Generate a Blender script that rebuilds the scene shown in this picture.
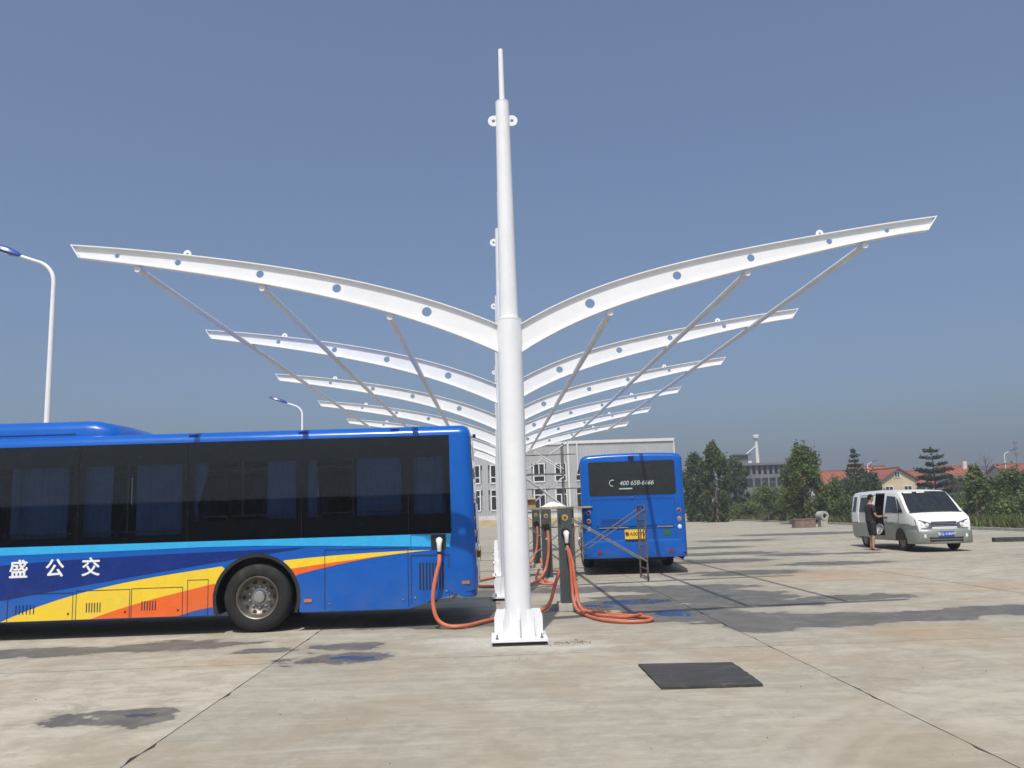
import bpy, bmesh, math, random
import numpy as np
from mathutils import Vector, Matrix
R = math.radians
for o in list(bpy.data.objects): bpy.data.objects.remove(o)
scene = bpy.context.scene
C = scene.collection

# ------------------------------------------------------------------ camera
cd = bpy.data.cameras.new('camera'); cam = bpy.data.objects.new('camera', cd); C.objects.link(cam)
cd.sensor_fit = 'HORIZONTAL'; cd.sensor_width = 36.0; cd.lens = 858.0 / 1024 * 36.0
cd.clip_start = 0.1; cd.clip_end = 6000
PITCH, YAW, ROLL = 0.1472, 0.0254, 0.0318
fw = Vector((math.sin(YAW)*math.cos(PITCH), math.cos(YAW)*math.cos(PITCH), math.sin(PITCH)))
rt = Vector((math.cos(YAW), -math.sin(YAW), 0)); up = rt.cross(fw)
cx_, sx_ = math.cos(ROLL), math.sin(ROLL)
r2 = rt*cx_ - up*sx_; u2 = rt*sx_ + up*cx_
m = Matrix((r2, u2, -fw)).transposed().to_4x4(); m.translation = (-0.2658, 0, 1.6)
cam.matrix_world = m
scene.camera = cam

# ------------------------------------------------------------------ light
SUN_TO = Vector((-0.61, -3.09, 5.30)).normalized()       # towards the sun
SUN_EL = math.asin(SUN_TO.z); SUN_AZ = math.atan2(SUN_TO.x, SUN_TO.y)
w = bpy.data.worlds.new('World'); scene.world = w; w.use_nodes = True
wn = w.node_tree; wn.nodes.clear()
sky = wn.nodes.new('ShaderNodeTexSky'); sky.sky_type = 'NISHITA'; sky.sun_disc = False
sky.sun_elevation = SUN_EL; sky.sun_rotation = SUN_AZ
sky.altitude = 50; sky.air_density = 1.0; sky.dust_density = 4.5; sky.ozone_density = 6.0
bg = wn.nodes.new('ShaderNodeBackground'); bg.inputs['Strength'].default_value = 0.111
wo = wn.nodes.new('ShaderNodeOutputWorld')
veil = wn.nodes.new('ShaderNodeMix'); veil.data_type = 'RGBA'; veil.inputs[0].default_value = .40     # even summer haze over the whole sky
veil.inputs[7].default_value = (1.15, 1.45, 2.10, 1)
wn.links.new(sky.outputs[0], veil.inputs[6]); wn.links.new(veil.outputs[2], bg.inputs[0]); wn.links.new(bg.outputs[0], wo.inputs[0])
sl = bpy.data.lights.new('sun', 'SUN'); sl.energy = 2.75; sl.angle = R(0.55); sl.color = (1.0, 0.955, 0.88)
so = bpy.data.objects.new('sun', sl); C.objects.link(so)
so.rotation_euler = SUN_TO.to_track_quat('Z', 'Y').to_euler()
vs = scene.view_settings; vs.view_transform = 'Standard'; vs.look = 'None'; vs.exposure = 0.45; vs.gamma = 1.0; vs.use_curve_mapping = False
scene.render.engine = 'CYCLES'
scene.cycles.max_bounces = 8; scene.cycles.transparent_max_bounces = 24

# ------------------------------------------------------------------ helpers
class MB:
    def __init__(s): s.v = []; s.f = []; s.mi = []
    def add(s, vs, fs, mi=0):
        o = len(s.v); s.v += [tuple(p) for p in vs]
        for f in fs: s.f.append(tuple(i+o for i in f)); s.mi.append(mi)
        return s
    def box(s, x0, x1, y0, y1, z0, z1, mi=0):
        return s.add([(x0,y0,z0),(x1,y0,z0),(x1,y1,z0),(x0,y1,z0),(x0,y0,z1),(x1,y0,z1),(x1,y1,z1),(x0,y1,z1)],
                     [(0,3,2,1),(4,5,6,7),(0,1,5,4),(1,2,6,5),(2,3,7,6),(3,0,4,7)], mi)
    def obox(s, c, size, rot, mi=0):
        c = Vector(c); h = Vector(size)/2; vs = []
        for sz in (-1,1):
            for sx, sy in ((-1,-1),(1,-1),(1,1),(-1,1)):
                vs.append(c + rot @ Vector((sx*h.x, sy*h.y, sz*h.z)))
        return s.add(vs, [(0,3,2,1),(4,5,6,7),(0,1,5,4),(1,2,6,5),(2,3,7,6),(3,0,4,7)], mi)
    def tube(s, path, r, n=10, caps=True, mi=0):
        P = [Vector(p) for p in path]; k = len(P)
        rs = r if isinstance(r, (list, tuple)) else [r]*k
        t0 = (P[1]-P[0]).normalized()
        a = Vector((0,0,1)) if abs(t0.z) < .9 else Vector((1,0,0))
        nrm = t0.cross(a).normalized(); vs = []; fs = []
        for i in range(k):
            t = (P[min(i+1,k-1)]-P[max(i-1,0)]).normalized()
            nrm = (nrm - t*nrm.dot(t)).normalized(); b = t.cross(nrm)
            for j in range(n):
                q = 2*math.pi*j/n
                vs.append(P[i] + (nrm*math.cos(q)+b*math.sin(q))*rs[i])
        for i in range(k-1):
            for j in range(n):
                fs.append((i*n+j, i*n+(j+1)%n, (i+1)*n+(j+1)%n, (i+1)*n+j))
        if caps:
            fs.append(tuple(reversed(range(n)))); fs.append(tuple((k-1)*n+j for j in range(n)))
        return s.add(vs, fs, mi)
    def lathe(s, prof, o, ax, n=24, mi=0, cap=True):
        ax = Vector(ax).normalized(); o = Vector(o)
        a = Vector((0,0,1)) if abs(ax.z) < .9 else Vector((1,0,0))
        e1 = ax.cross(a).normalized(); e2 = ax.cross(e1); vs = []; fs = []
        for r, h in prof:
            for j in range(n):
                q = 2*math.pi*j/n; vs.append(o + ax*h + (e1*math.cos(q)+e2*math.sin(q))*r)
        for i in range(len(prof)-1):
            for j in range(n):
                fs.append((i*n+j, i*n+(j+1)%n, (i+1)*n+(j+1)%n, (i+1)*n+j))
        if cap:
            fs.append(tuple(reversed(range(n)))); fs.append(tuple((len(prof)-1)*n+j for j in range(n)))
        return s.add(vs, fs, mi)
    def prism(s, poly, fn, t0, t1, mi=0):
        """poly: 2d points, fn(u,v,t)->3d, thickness from t0 to t1"""
        n = len(poly)
        vs = [fn(u,v,t0) for u,v in poly] + [fn(u,v,t1) for u,v in poly]
        fs = [tuple(range(n)), tuple(reversed(range(n,2*n)))] + [(i, n+i, n+(i+1)%n, (i+1)%n) for i in range(n)]
        return s.add(vs, fs, mi)
    def build(s, name, mats, parent=None, smooth=False, loc=None, fix=True, angle=35):
        me = bpy.data.meshes.new(name); me.from_pydata(s.v, [], s.f)
        if not isinstance(mats, (list, tuple)): mats = [mats]
        for mt in mats: me.materials.append(M[mt] if isinstance(mt, str) else mt)
        if len(mats) > 1: me.polygons.foreach_set('material_index', s.mi)
        me.update()
        if fix:
            b = bmesh.new(); b.from_mesh(me); bmesh.ops.recalc_face_normals(b, faces=b.faces); b.to_mesh(me); b.free()
        if smooth:
            me.shade_smooth()
            me.set_sharp_from_angle(angle=R(angle))
        o = bpy.data.objects.new(name, me); C.objects.link(o)
        if parent: o.parent = parent
        if loc: o.location = loc
        return o

XZ = lambda u, v, t: (u, t, v)
YZ = lambda u, v, t: (t, u, v)
XY = lambda u, v, t: (u, v, t)

def tag(o, label=None, cat=None, group=None, kind=None):
    if label: o['label'] = label
    if cat: o['category'] = cat
    if group: o['group'] = group
    if kind: o['kind'] = kind
    return o
def thing(name, label, cat, loc=(0,0,0), rz=0, group=None):
    o = bpy.data.objects.new(name, None); o.empty_display_size = .3; C.objects.link(o)
    o.location = loc; o.rotation_euler = (0,0,rz)
    return tag(o, label, cat, group)
def copy_tree(o, parent=None):
    c = o.copy(); C.objects.link(c); c.parent = parent
    for ch in list(o.children): copy_tree(ch, c)
    return c
CAMP = Vector((-0.2658, 0, 1.6))
def at(px, py, y):
    """ground-plan helper used for far things: the point on the sight line at world depth y"""
    d = fw + ((px-512)/858)*r2 + ((384-py)/858)*u2
    return CAMP + d*(y/d.y)

# ------------------------------------------------------------------ materials
M = {}
class NT:
    def __init__(s, name):
        s.m = bpy.data.materials.new(name); s.m.use_nodes = True; s.t = s.m.node_tree; s.n = s.t.nodes; s.n.clear()
        s.out = s.n.new('ShaderNodeOutputMaterial'); M[name] = s.m
    def node(s, typ, **kw):
        n = s.n.new(typ)
        for k, v in kw.items():
            if k.startswith('i_'):
                key = k[2:]; key = int(key) if key.isdigit() else key
                s.set(n.inputs[key], v)
            else: setattr(n, k, v)
        return n
    def set(s, sock, v):
        if isinstance(v, bpy.types.NodeSocket): s.t.links.new(v, sock)
        else: sock.default_value = v
    def math(s, op, a, b=0.0, c=0.0):
        n = s.n.new('ShaderNodeMath'); n.operation = op
        s.set(n.inputs[0], a); s.set(n.inputs[1], b); s.set(n.inputs[2], c); return n.outputs[0]
    def noise(s, vec, scale, detail=4, rough=.55, dist=0):
        n = s.n.new('ShaderNodeTexNoise'); s.set(n.inputs['Vector'], vec)
        n.inputs['Scale'].default_value = scale; n.inputs['Detail'].default_value = detail
        n.inputs['Roughness'].default_value = rough; n.inputs['Distortion'].default_value = dist; return n
    def ramp(s, v, lo, hi, a=0.0, b=1.0):
        n = s.n.new('ShaderNodeMapRange'); n.interpolation_type = 'SMOOTHSTEP'; s.set(n.inputs[0], v)
        n.inputs[1].default_value = lo; n.inputs[2].default_value = hi; n.inputs[3].default_value = a; n.inputs[4].default_value = b
        return n.outputs[0]
    def mix(s, f, a, b, blend='MIX'):
        n = s.n.new('ShaderNodeMix'); n.data_type = 'RGBA'; n.blend_type = blend
        s.set(n.inputs[0], f); s.set(n.inputs[6], c4(a)); s.set(n.inputs[7], c4(b)); return n.outputs[2]
    def pos(s): return s.node('ShaderNodeNewGeometry').outputs['Position']
    def objc(s): return s.node('ShaderNodeTexCoord').outputs['Object']
    def bump(s, h, strength=.3, dist=.02):
        n = s.n.new('ShaderNodeBump'); s.set(n.inputs['Height'], h); n.inputs['Strength'].default_value = strength; n.inputs['Distance'].default_value = dist
        return n.outputs[0]
    def bsdf(s, col, rough=.5, metal=0.0, normal=None, **kw):
        n = s.n.new('ShaderNodeBsdfPrincipled'); s.set(n.inputs['Base Color'], c4(col)); s.set(n.inputs['Roughness'], rough); s.set(n.inputs['Metallic'], metal)
        if normal: s.set(n.inputs['Normal'], normal)
        for k, v in kw.items(): s.set(n.inputs[k.replace('_', ' ')], v)
        return n.outputs[0]
    def done(s, sh): s.t.links.new(sh, s.out.inputs[0]); return s.m
def c4(c):
    if isinstance(c, tuple) and len(c) == 3: return (*c, 1.0)
    return c

def simple(name, col, rough=.5, metal=0.0, var=.12, scale=6.0, bump=0.0, dirt=None, dirt_amt=.35, coat=0.0, spec=.5, wave=0.0, dust=0.0):
    """base colour with large and fine variation, optional dirt, uneven gloss"""
    t = NT(name); p = t.objc()
    n1 = t.noise(p, scale, 5); n2 = t.noise(p, scale*7, 3)
    v = t.math('ADD', t.math('MULTIPLY', n1.outputs[0], .65), t.math('MULTIPLY', n2.outputs[0], .35))
    dark = tuple(x*(1-var) for x in col); lite = tuple(min(1, x*(1+var)) for x in col)
    c = t.mix(t.ramp(v, .35, .65), dark, lite)
    if dirt: c = t.mix(t.math('MULTIPLY', t.ramp(t.noise(p, scale*.6, 6, .65).outputs[0], .5, .72), dirt_amt), c, dirt)
    rg = t.ramp(n1.outputs[0], .3, .7, max(.02, rough-.07), min(1, rough+.07))
    nb = t.bump(n2.outputs[0], bump, .01) if bump else None
    if wave: nb = t.bump(t.noise(p, 1.7, 2, .5).outputs[0], wave, .05)
    if dust:
        sx = t.node('ShaderNodeSeparateXYZ'); t.set(sx.inputs[0], t.pos())
        low = t.math('MULTIPLY', t.ramp(sx.outputs[2], .95, .25), t.ramp(t.noise(p, 3.0, 7, .7).outputs[0], .35, .68))
        c = t.mix(t.math('MULTIPLY', low, dust), c, (.22,.20,.17))
    return t.done(t.bsdf(c, rg, metal, nb, Coat_Weight=coat, Coat_Roughness=.08, Specular_IOR_Level=spec))

simple('white_steel', (.80,.81,.82), .38, var=.03, scale=1.5, dirt=(.55,.54,.50), dirt_amt=.18, coat=.15)
simple('grey_tube', (.70,.72,.75), .42, var=.06, scale=2)
simple('galv', (.26,.26,.255), .45, .6, var=.15, scale=9)
simple('rust_steel', (.15,.125,.11), .6, .4, var=.3, scale=10, dirt=(.20,.09,.04), dirt_amt=.6)
simple('black_gap', (.015,.015,.016), .7)
simple('bus_blue', (.003,.098,.43), .24, var=.05, scale=.8, dirt=(.04,.11,.30), dirt_amt=.16, coat=.12, spec=.35, wave=.12, dust=.14)
simple('bus_navy', (.004,.026,.18), .26, var=.05, dirt=(.03,.05,.18), dirt_amt=.12, coat=.1, spec=.3, wave=.12, dust=.14)
simple('bus_cyan', (.03,.40,.74), .26, var=.04, coat=.1)
simple('bus_yellow', (.86,.60,.035), .28, var=.04, dirt=(.5,.40,.15), dirt_amt=.15, coat=.1, spec=.35, wave=.12, dust=.14)
simple('bus_orange', (.80,.135,.022), .28, var=.04, dirt=(.5,.2,.1), dirt_amt=.15, coat=.1, spec=.35, wave=.12, dust=.14)
simple('print_white', (.80,.80,.80), .4, var=.02)
simple('print_dim', (.42,.52,.47), .4, var=.15, scale=9)
simple('seam', (.012,.02,.05), .6)
simple('rubber', (.020,.0195,.019), .8, var=.25, scale=5, bump=.1, dirt=(.07,.065,.06), dirt_amt=.5, spec=.3)
simple('black_plastic', (.018,.018,.019), .5, var=.2)
simple('rim_steel', (.20,.18,.155), .45, .7, var=.25, scale=7, dirt=(.12,.09,.06), dirt_amt=.6)
simple('hub_alloy', (.40,.40,.39), .36, .7, var=.12)
simple('sash_grey', (.20,.205,.21), .5)
simple('chrome', (.7,.7,.7), .12, 1.0, var=.02)
simple('lens_red', (.22,.02,.02), .25, coat=.3)
simple('lens_orange', (.50,.16,.05), .25, coat=.3)
simple('lens_clear', (.75,.76,.78), .12, coat=.8)
simple('plate_yellow', (.80,.50,.03), .45, var=.05)
simple('plate_blue', (.012,.06,.42), .4, var=.05)
simple('sticker_green', (.02,.13,.05), .5)
simple('interior_dark', (.035,.036,.04), .8)
simple('interior_grey', (.12,.12,.125), .8)
simple('seat_blue', (.03,.05,.14), .8)
simple('curtain_blue', (.22,.36,.66), .9, var=.12, scale=3)
simple('cable_orange', (.56,.145,.072), .5, var=.12, scale=5, dirt=(.35,.2,.15), dirt_amt=.45)
simple('post_grey', (.060,.070,.070), .42, var=.12, scale=3, dirt=(.2,.19,.17), dirt_amt=.3)
simple('post_side', (.10,.115,.11), .45, var=.12, scale=3)
simple('gun_white', (.80,.79,.74), .4)
simple('gold', (.55,.38,.12), .4, .4)
simple('plinth', (.45,.43,.38), .85, var=.15, scale=8, bump=.3)
simple('plank', (.36,.27,.17), .8, var=.3, scale=5, bump=.2)
simple('cardboard', (.36,.25,.14), .85, var=.15)
simple('cloth_white', (.70,.69,.64), .9, var=.08)
simple('interior_pale', (.42,.43,.42), .5, var=.1)
simple('van_white', (.74,.74,.70), .30, var=.012, scale=1, coat=.3)
simple('headlamp', (.17,.18,.19), .18, .6, var=.1, scale=12)
simple('van_green', (.24,.27,.235), .32, .2, var=.03, scale=1, coat=.2)
simple('skin', (.42,.24,.16), .55, var=.08, scale=9)
simple('shirt_dark', (.013,.012,.013), .85, var=.3, scale=7)
simple('shorts_dark', (.010,.011,.016), .85, var=.3, scale=7)
simple('hair', (.008,.007,.006), .75, spec=.2)
simple('sandal', (.10,.07,.05), .7)
simple('lamp_blue', (.012,.05,.33), .35, coat=.3)
simple('lamp_white', (.82,.83,.84), .35, var=.03)
simple('wall_cream', (.62,.52,.33), .85, var=.12, scale=.6, dirt=(.35,.3,.22), dirt_amt=.4)
simple('wall_white', (.62,.60,.55), .85, var=.10, scale=.6, dirt=(.35,.32,.28), dirt_amt=.4)
simple('wall_grey', (.16,.165,.175), .85, var=.12, scale=.4, dirt=(.1,.1,.1), dirt_amt=.4)
simple('wall_brick', (.27,.12,.075), .85, var=.2, scale=2)
simple('roof_red', (.27,.080,.048), .8, var=.22, scale=1.5, bump=.3)
simple('roof_slate', (.10,.12,.15), .7, var=.2)
simple('window_dark', (.018,.022,.025), .08, var=.2)
simple('frame_white', (.78,.78,.77), .5, var=.04)
simple('clad_grey', (.42,.43,.435), .55, var=.06, scale=.25, dirt=(.33,.31,.28), dirt_amt=.35)
simple('trim_white', (.70,.69,.66), .5, var=.05)
simple('sand', (.50,.40,.25), .9, var=.15, scale=.8)
simple('bark', (.13,.10,.075), .9, var=.3, scale=8, bump=.5)
simple('stone_pale', (.36,.345,.31), .9, var=.2, scale=5, bump=.4)
simple('brown_block', (.20,.14,.11), .9, var=.25, scale=5, bump=.4)
t = NT('mat_black'); p = t.objc()
mp = t.node('ShaderNodeMapping'); t.set(mp.inputs[0], p); mp.inputs['Rotation'].default_value = (0,0,R(48)); mp.inputs['Scale'].default_value = (.7,7,1)
a_ = t.noise(mp.outputs[0], 2.2, 6, .7, .8); b_ = t.noise(p, 5, 6, .7)
c = t.mix(t.ramp(a_.outputs[0], .42, .68), (.045,.0435,.041), (.072,.069,.064)); c = t.mix(t.math('MULTIPLY', t.ramp(b_.outputs[0], .5, .7), .5), c, (.12,.112,.10))
t.done(t.bsdf(c, .7, 0, t.bump(a_.outputs[0], .12, .01), Specular_IOR_Level=.3))
simple('wall_back', (.10,.10,.095), .9, var=.2, scale=1)

def glass_mat(name, tint, ior=1.45):
    t = NT(name)
    tr = t.node('ShaderNodeBsdfTransparent'); tr.inputs[0].default_value = c4(tint)
    gl = t.node('ShaderNodeBsdfGlossy'); gl.inputs['Roughness'].default_value = .015; gl.inputs['Color'].default_value = (.9,.93,.96,1)
    fr = t.node('ShaderNodeFresnel'); fr.inputs[0].default_value = ior
    mx = t.node('ShaderNodeMixShader'); t.set(mx.inputs[0], fr.outputs[0]); t.set(mx.inputs[1], tr.outputs[0]); t.set(mx.inputs[2], gl.outputs[0])
    return t.done(mx.outputs[0])
glass_mat('bus_glass', (.60,.64,.68), 1.5)
glass_mat('van_glass', (.35,.40,.40))
simple('frit', (.022,.024,.027), .22, var=.05)

def leaf_mat(name, col, trans=.35):
    t = NT(name); p = t.pos()
    n = t.noise(p, .9, 3); n2 = t.noise(p, 9, 2)
    oi = t.node('ShaderNodeObjectInfo')
    v = t.math('ADD', t.math('MULTIPLY', n.outputs[0], .6), t.math('MULTIPLY', n2.outputs[0], .4))
    a = tuple(x*.62 for x in col); b = (min(1,col[0]*1.5), col[1]*1.3, col[2]*1.1)
    c = t.mix(t.ramp(v, .36, .64), a, b)
    hv = t.node('ShaderNodeHueSaturation'); t.set(hv.inputs['Color'], c); t.set(hv.inputs['Value'], t.math('ADD', t.math('MULTIPLY', oi.outputs['Random'], .35), .82)); c = hv.outputs[0]
    d = t.node('ShaderNodeBsdfPrincipled'); t.set(d.inputs['Base Color'], c); d.inputs['Roughness'].default_value = .55; d.inputs['Specular IOR Level'].default_value = .3
    tr = t.node('ShaderNodeBsdfTranslucent'); t.set(tr.inputs[0], c)
    mx = t.node('ShaderNodeMixShader'); mx.inputs[0].default_value = trans; t.set(mx.inputs[1], d.outputs[0]); t.set(mx.inputs[2], tr.outputs[0])
    return t.done(mx.outputs[0])
leaf_mat('leaf_mid', (.105,.158,.055)); leaf_mat('leaf_light', (.118,.175,.052)); leaf_mat('leaf_dark', (.075,.118,.050))
leaf_mat('leaf_pine', (.055,.095,.048), .2); leaf_mat('leaf_grass', (.13,.17,.05)); leaf_mat('leaf_dry', (.12,.10,.06))

# concrete yard: colour, trowel streaks, dirt, and the wet and oily patches where they lie
WET = [ # x, y, rx, ry, weight
 (3.35,12.15,.85,1.05,1.0),(4.2,12.05,1.0,.75,1.0),(5.3,12.05,1.3,.46,.95),(6.5,12.25,1.2,.46,.95),(7.7,12.5,1.0,.44,.9),(9.2,12.9,1.4,.38,.85),
 (2.2,15.2,.9,.95,1.05),(2.45,13.4,.85,1.1,1.05),(3.6,15.5,1.2,1.2,1.0),(4.2,14.2,1.0,.42,.9),(1.35,14.6,.9,.6,1.0),(1.6,17.6,1.3,.7,.8),(3.4,17.2,1.5,.7,.75),(5.6,14.6,1.2,.35,.7),
 (-2.0,10.1,.46,.36,1.15),(-2.22,11.05,.42,.36,.9),(-3.46,7.55,.50,.30,1.15),
 (-6.2,11.5,1.3,.45,.9),(-4.6,11.75,1.2,.4,.85),(-3.25,10.95,.45,.22,.6),(-5.6,11.2,.7,.2,.5),(-1.0,13.2,1.2,.9,.6),(-1.2,17.5,1.6,1.0,.6),
 (9.0,26.9,1.1,.8,.8),(10.8,26.6,1.0,.5,.6),(6.2,25.0,1.4,1.0,.65),(7.5,33.0,2.0,1.2,.6),(10.5,38.5,2.0,1.2,.6),(5.6,20.5,1.4,.8,.7),(8.5,22.6,1.6,.7,.6),
 (15.5,44.0,3.8,1.8,.7),(5.0,29.0,1.2,1.6,.7),(17,36,2.5,1.0,.6),(7.2,28.5,2.2,1.0,.6)]
POOL = [(-3.46,7.53,.26,.13,1),(-1.98,10.08,.30,.20,1),(2.2,15.1,.55,.5,1),(2.5,13.25,.5,.55,1),(1.3,14.6,.4,.3,1),(3.7,15.6,.5,.3,.8)]
RUST = [(6.86,19.0,2.6,2.0,.9),(5.0,10.4,1.1,1.1,.8),(-3.3,10.1,.9,.5,.8),(.8,9.5,.9,.35,.5),(8.5,15.5,2,1.2,.6),(2.4,9.2,.8,.9,.6),(-6,9.0,1.3,.6,.5)]
PALE = [(-.1,10.85,.9,.55,1.0),(-.6,11.3,1.1,.3,.8),(.6,10.4,.8,.35,.7)]
def concrete(name, joints=False):
    t = NT(name); p = t.pos()
    n_big = t.noise(p, .16, 4, .6); n_mid = t.noise(p, .9, 6, .62, .4); n_fine = t.noise(p, 14, 6, .7); n_grain = t.noise(p, 90, 3, .7)
    oi = t.node('ShaderNodeObjectInfo')
    c = t.mix(t.ramp(n_big.outputs[0], .35, .65), (.315,.285,.225), (.455,.415,.335))
    c = t.mix(t.math('MULTIPLY', t.ramp(n_mid.outputs[0], .42, .70), .6), c, (.285,.255,.205))
    c = t.mix(t.math('MULTIPLY', t.ramp(n_fine.outputs[0], .44, .64), .42), c, (.46,.43,.37))
    # broom and tyre streaks
    mp = t.node('ShaderNodeMapping'); t.set(mp.inputs[0], p); mp.inputs['Rotation'].default_value = (0,0,R(24)); mp.inputs['Scale'].default_value = (.55,1.9,1)
    st = t.noise(mp.outputs[0], 1.6, 5, .65, 1.2)
    c = t.mix(t.math('MULTIPLY', t.ramp(st.outputs[0], .46, .60), .34), c, (.265,.24,.19))
    mp2 = t.node('ShaderNodeMapping'); t.set(mp2.inputs[0], p); mp2.inputs['Rotation'].default_value = (0,0,R(-52)); mp2.inputs['Scale'].default_value = (.40,4.5,1)
    st2 = t.noise(mp2.outputs[0], 1.3, 4, .6, 1.6)
    c = t.mix(t.math('MULTIPLY', t.ramp(st2.outputs[0], .47, .62), .50), c, (.50,.465,.395))
    mp3 = t.node('ShaderNodeMapping'); t.set(mp3.inputs[0], p); mp3.inputs['Rotation'].default_value = (0,0,R(5)); mp3.inputs['Scale'].default_value = (.16,2.2,1); mp3.inputs['Location'].default_value=(3,7,0)
    st3 = t.noise(mp3.outputs[0], 1.1, 6, .68, .8)
    c = t.mix(t.math('MULTIPLY', t.ramp(st3.outputs[0], .55, .70), .22), c, (.235,.215,.18))
    c = t.mix(.38, c, oi.outputs['Color'])
    mot = t.noise(p, 2.6, 9, .74, .3)
    c = t.mix(t.math('MULTIPLY', t.ramp(mot.outputs[0], .42, .60), .50), c, (.25,.225,.18))
    mot2 = t.noise(p, 6.5, 8, .78)
    c = t.mix(t.math('MULTIPLY', t.ramp(mot2.outputs[0], .48, .74), .30), c, (.52,.485,.41))
    sy = t.node('ShaderNodeSeparateXYZ'); t.set(sy.inputs[0], p)
    mp4 = t.node('ShaderNodeMapping'); t.set(mp4.inputs[0], p); mp4.inputs['Scale'].default_value = (.22,.8,1); mp4.inputs['Rotation'].default_value = (0,0,R(-6))
    fs_ = t.noise(mp4.outputs[0], 1.0, 8, .72, .5)
    c = t.mix(t.math('MULTIPLY', t.math('MULTIPLY', t.ramp(fs_.outputs[0], .52, .64), t.ramp(sy.outputs[1], 13, 22)), .55), c, (.165,.152,.128))
    fb = t.noise(p, .55, 7, .68, .6)
    c = t.mix(t.math('MULTIPLY', t.ramp(fb.outputs[0], .47, .62), .50), c, (.30,.25,.175))
    # pale scuffed arcs left by turning wheels
    for ax, ay, rr, wd, am in ((5.4,3.4,4.3,.14,.5),(5.4,3.4,4.62,.10,.4),(5.4,3.4,4.05,.06,.35),(-1.5,1.0,7.2,.12,.3),(-1.5,1.0,7.6,.09,.3),(9.0,8.5,4.4,.10,.35),(-7.5,6.3,1.8,.05,.3),(-7.5,6.3,2.0,.05,.3),(3.2,14.0,7.8,.12,.25)):
        a = t.node('ShaderNodeVectorMath', operation='SUBTRACT'); t.set(a.inputs[0], p); a.inputs[1].default_value = (ax,ay,0)
        l = t.node('ShaderNodeVectorMath', operation='LENGTH'); t.set(l.inputs[0], a.outputs[0])
        dd = t.math('ABSOLUTE', t.math('SUBTRACT', l.outputs['Value'], rr))
        mk = t.math('MULTIPLY', t.ramp(dd, wd, wd*.3), t.ramp(mot.outputs[0], .36, .60))
        c = t.mix(t.math('MULTIPLY', mk, am*.5), c, (.53,.495,.42))
    # warped position for the patches
    wv = t.noise(p, 1.3, 5, .6); wa = t.node('ShaderNodeVectorMath', operation='SUBTRACT'); t.set(wa.inputs[0], wv.outputs['Color']); wa.inputs[1].default_value = (.5,.5,.5)
    ws = t.node('ShaderNodeVectorMath', operation='MULTIPLY'); t.set(ws.inputs[0], wa.outputs[0]); ws.inputs[1].default_value = (1.9,1.05,0)
    wp = t.node('ShaderNodeVectorMath', operation='ADD'); t.set(wp.inputs[0], p); t.set(wp.inputs[1], ws.outputs[0])
    def field(L, src):
        acc = None
        for x, y, rx, ry, wt in L:
            a = t.node('ShaderNodeVectorMath', operation='SUBTRACT'); t.set(a.inputs[0], src); a.inputs[1].default_value = (x,y,0)
            b = t.node('ShaderNodeVectorMath', operation='MULTIPLY'); t.set(b.inputs[0], a.outputs[0]); b.inputs[1].default_value = (1/rx,1/ry,0)
            l = t.node('ShaderNodeVectorMath', operation='LENGTH'); t.set(l.inputs[0], b.outputs[0])
            v = t.math('MULTIPLY', t.math('SUBTRACT', 1.25, l.outputs['Value']), wt)
            acc = v if acc is None else t.math('MAXIMUM', acc, v)
        return acc
    fr = t.ramp(field(RUST, wp.outputs[0]), 0, 1.0)
    c = t.mix(t.math('MULTIPLY', fr, .45), c, (.36,.235,.115))
    fp = t.math('MULTIPLY', t.ramp(field(PALE, wp.outputs[0]), .05, .8), t.ramp(n_fine.outputs[0], .35, .6, .35, 1))
    c = t.mix(t.math('MULTIPLY', fp, .55), c, (.60,.58,.54))
    fwet = field(WET, wp.outputs[0])
    fwet = t.math('ADD', fwet, t.math('MULTIPLY', t.math('SUBTRACT', n_mid.outputs[0], .5), .9))
    fwet = t.math('ADD', fwet, t.math('MULTIPLY', t.math('SUBTRACT', mot2.outputs[0], .5), .35))
    damp = t.ramp(fwet, .14, .24)
    pool = t.ramp(t.math('ADD', field(POOL, wp.outputs[0]), t.math('MULTIPLY', t.math('SUBTRACT', mot.outputs[0], .5), .5)), .30, .48)
    # scattered old damp and oil spots away from the pools
    sp = t.ramp(t.noise(p, .42, 6, .72, .6).outputs[0], .62, .70)
    c = t.mix(t.math('MULTIPLY', sp, .45), c, (.17,.155,.13))
    spot = t.ramp(t.noise(p, 3.1, 3, .6).outputs[0], .72, .76)
    c = t.mix(t.math('MULTIPLY', spot, .5), c, (.15,.14,.125))
    halo = t.math('MULTIPLY', t.ramp(fwet, -.25, .2), .28)
    c = t.mix(halo, c, (.19,.175,.145))
    c = t.mix(t.math('MULTIPLY', damp, t.ramp(mot.outputs[0], .35, .60, .72, .98)), c, (.108,.103,.096))
    c = t.mix(t.math('MULTIPLY', pool, .55), c, (.055,.055,.055))
    c = t.mix(1.0, c, (.965,.965,.94), 'MULTIPLY')
    rg = t.math('SUBTRACT', .86, t.math('ADD', t.math('MULTIPLY', damp, .22), t.math('MULTIPLY', pool, .55)))
    h = t.math('ADD', t.math('MULTIPLY', n_fine.outputs[0], .5), t.math('MULTIPLY', n_grain.outputs[0], .5))
    h = t.math('MULTIPLY', h, t.math('SUBTRACT', 1.0, t.math('MULTIPLY', pool, .95)))
    h = t.math('ADD', h, t.math('MULTIPLY', st2.outputs[0], .35))
    t.done(t.bsdf(c, rg, 0.0, t.bump(h, .35, .012)))
concrete('concrete')
simple('joint_fill', (.12,.105,.085), .9, var=.3)
t = NT('soil'); p = t.pos()
c = t.mix(t.ramp(t.noise(p, .12, 6, .6).outputs[0], .4, .6), (.055,.085,.025), (.12,.11,.055))
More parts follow.
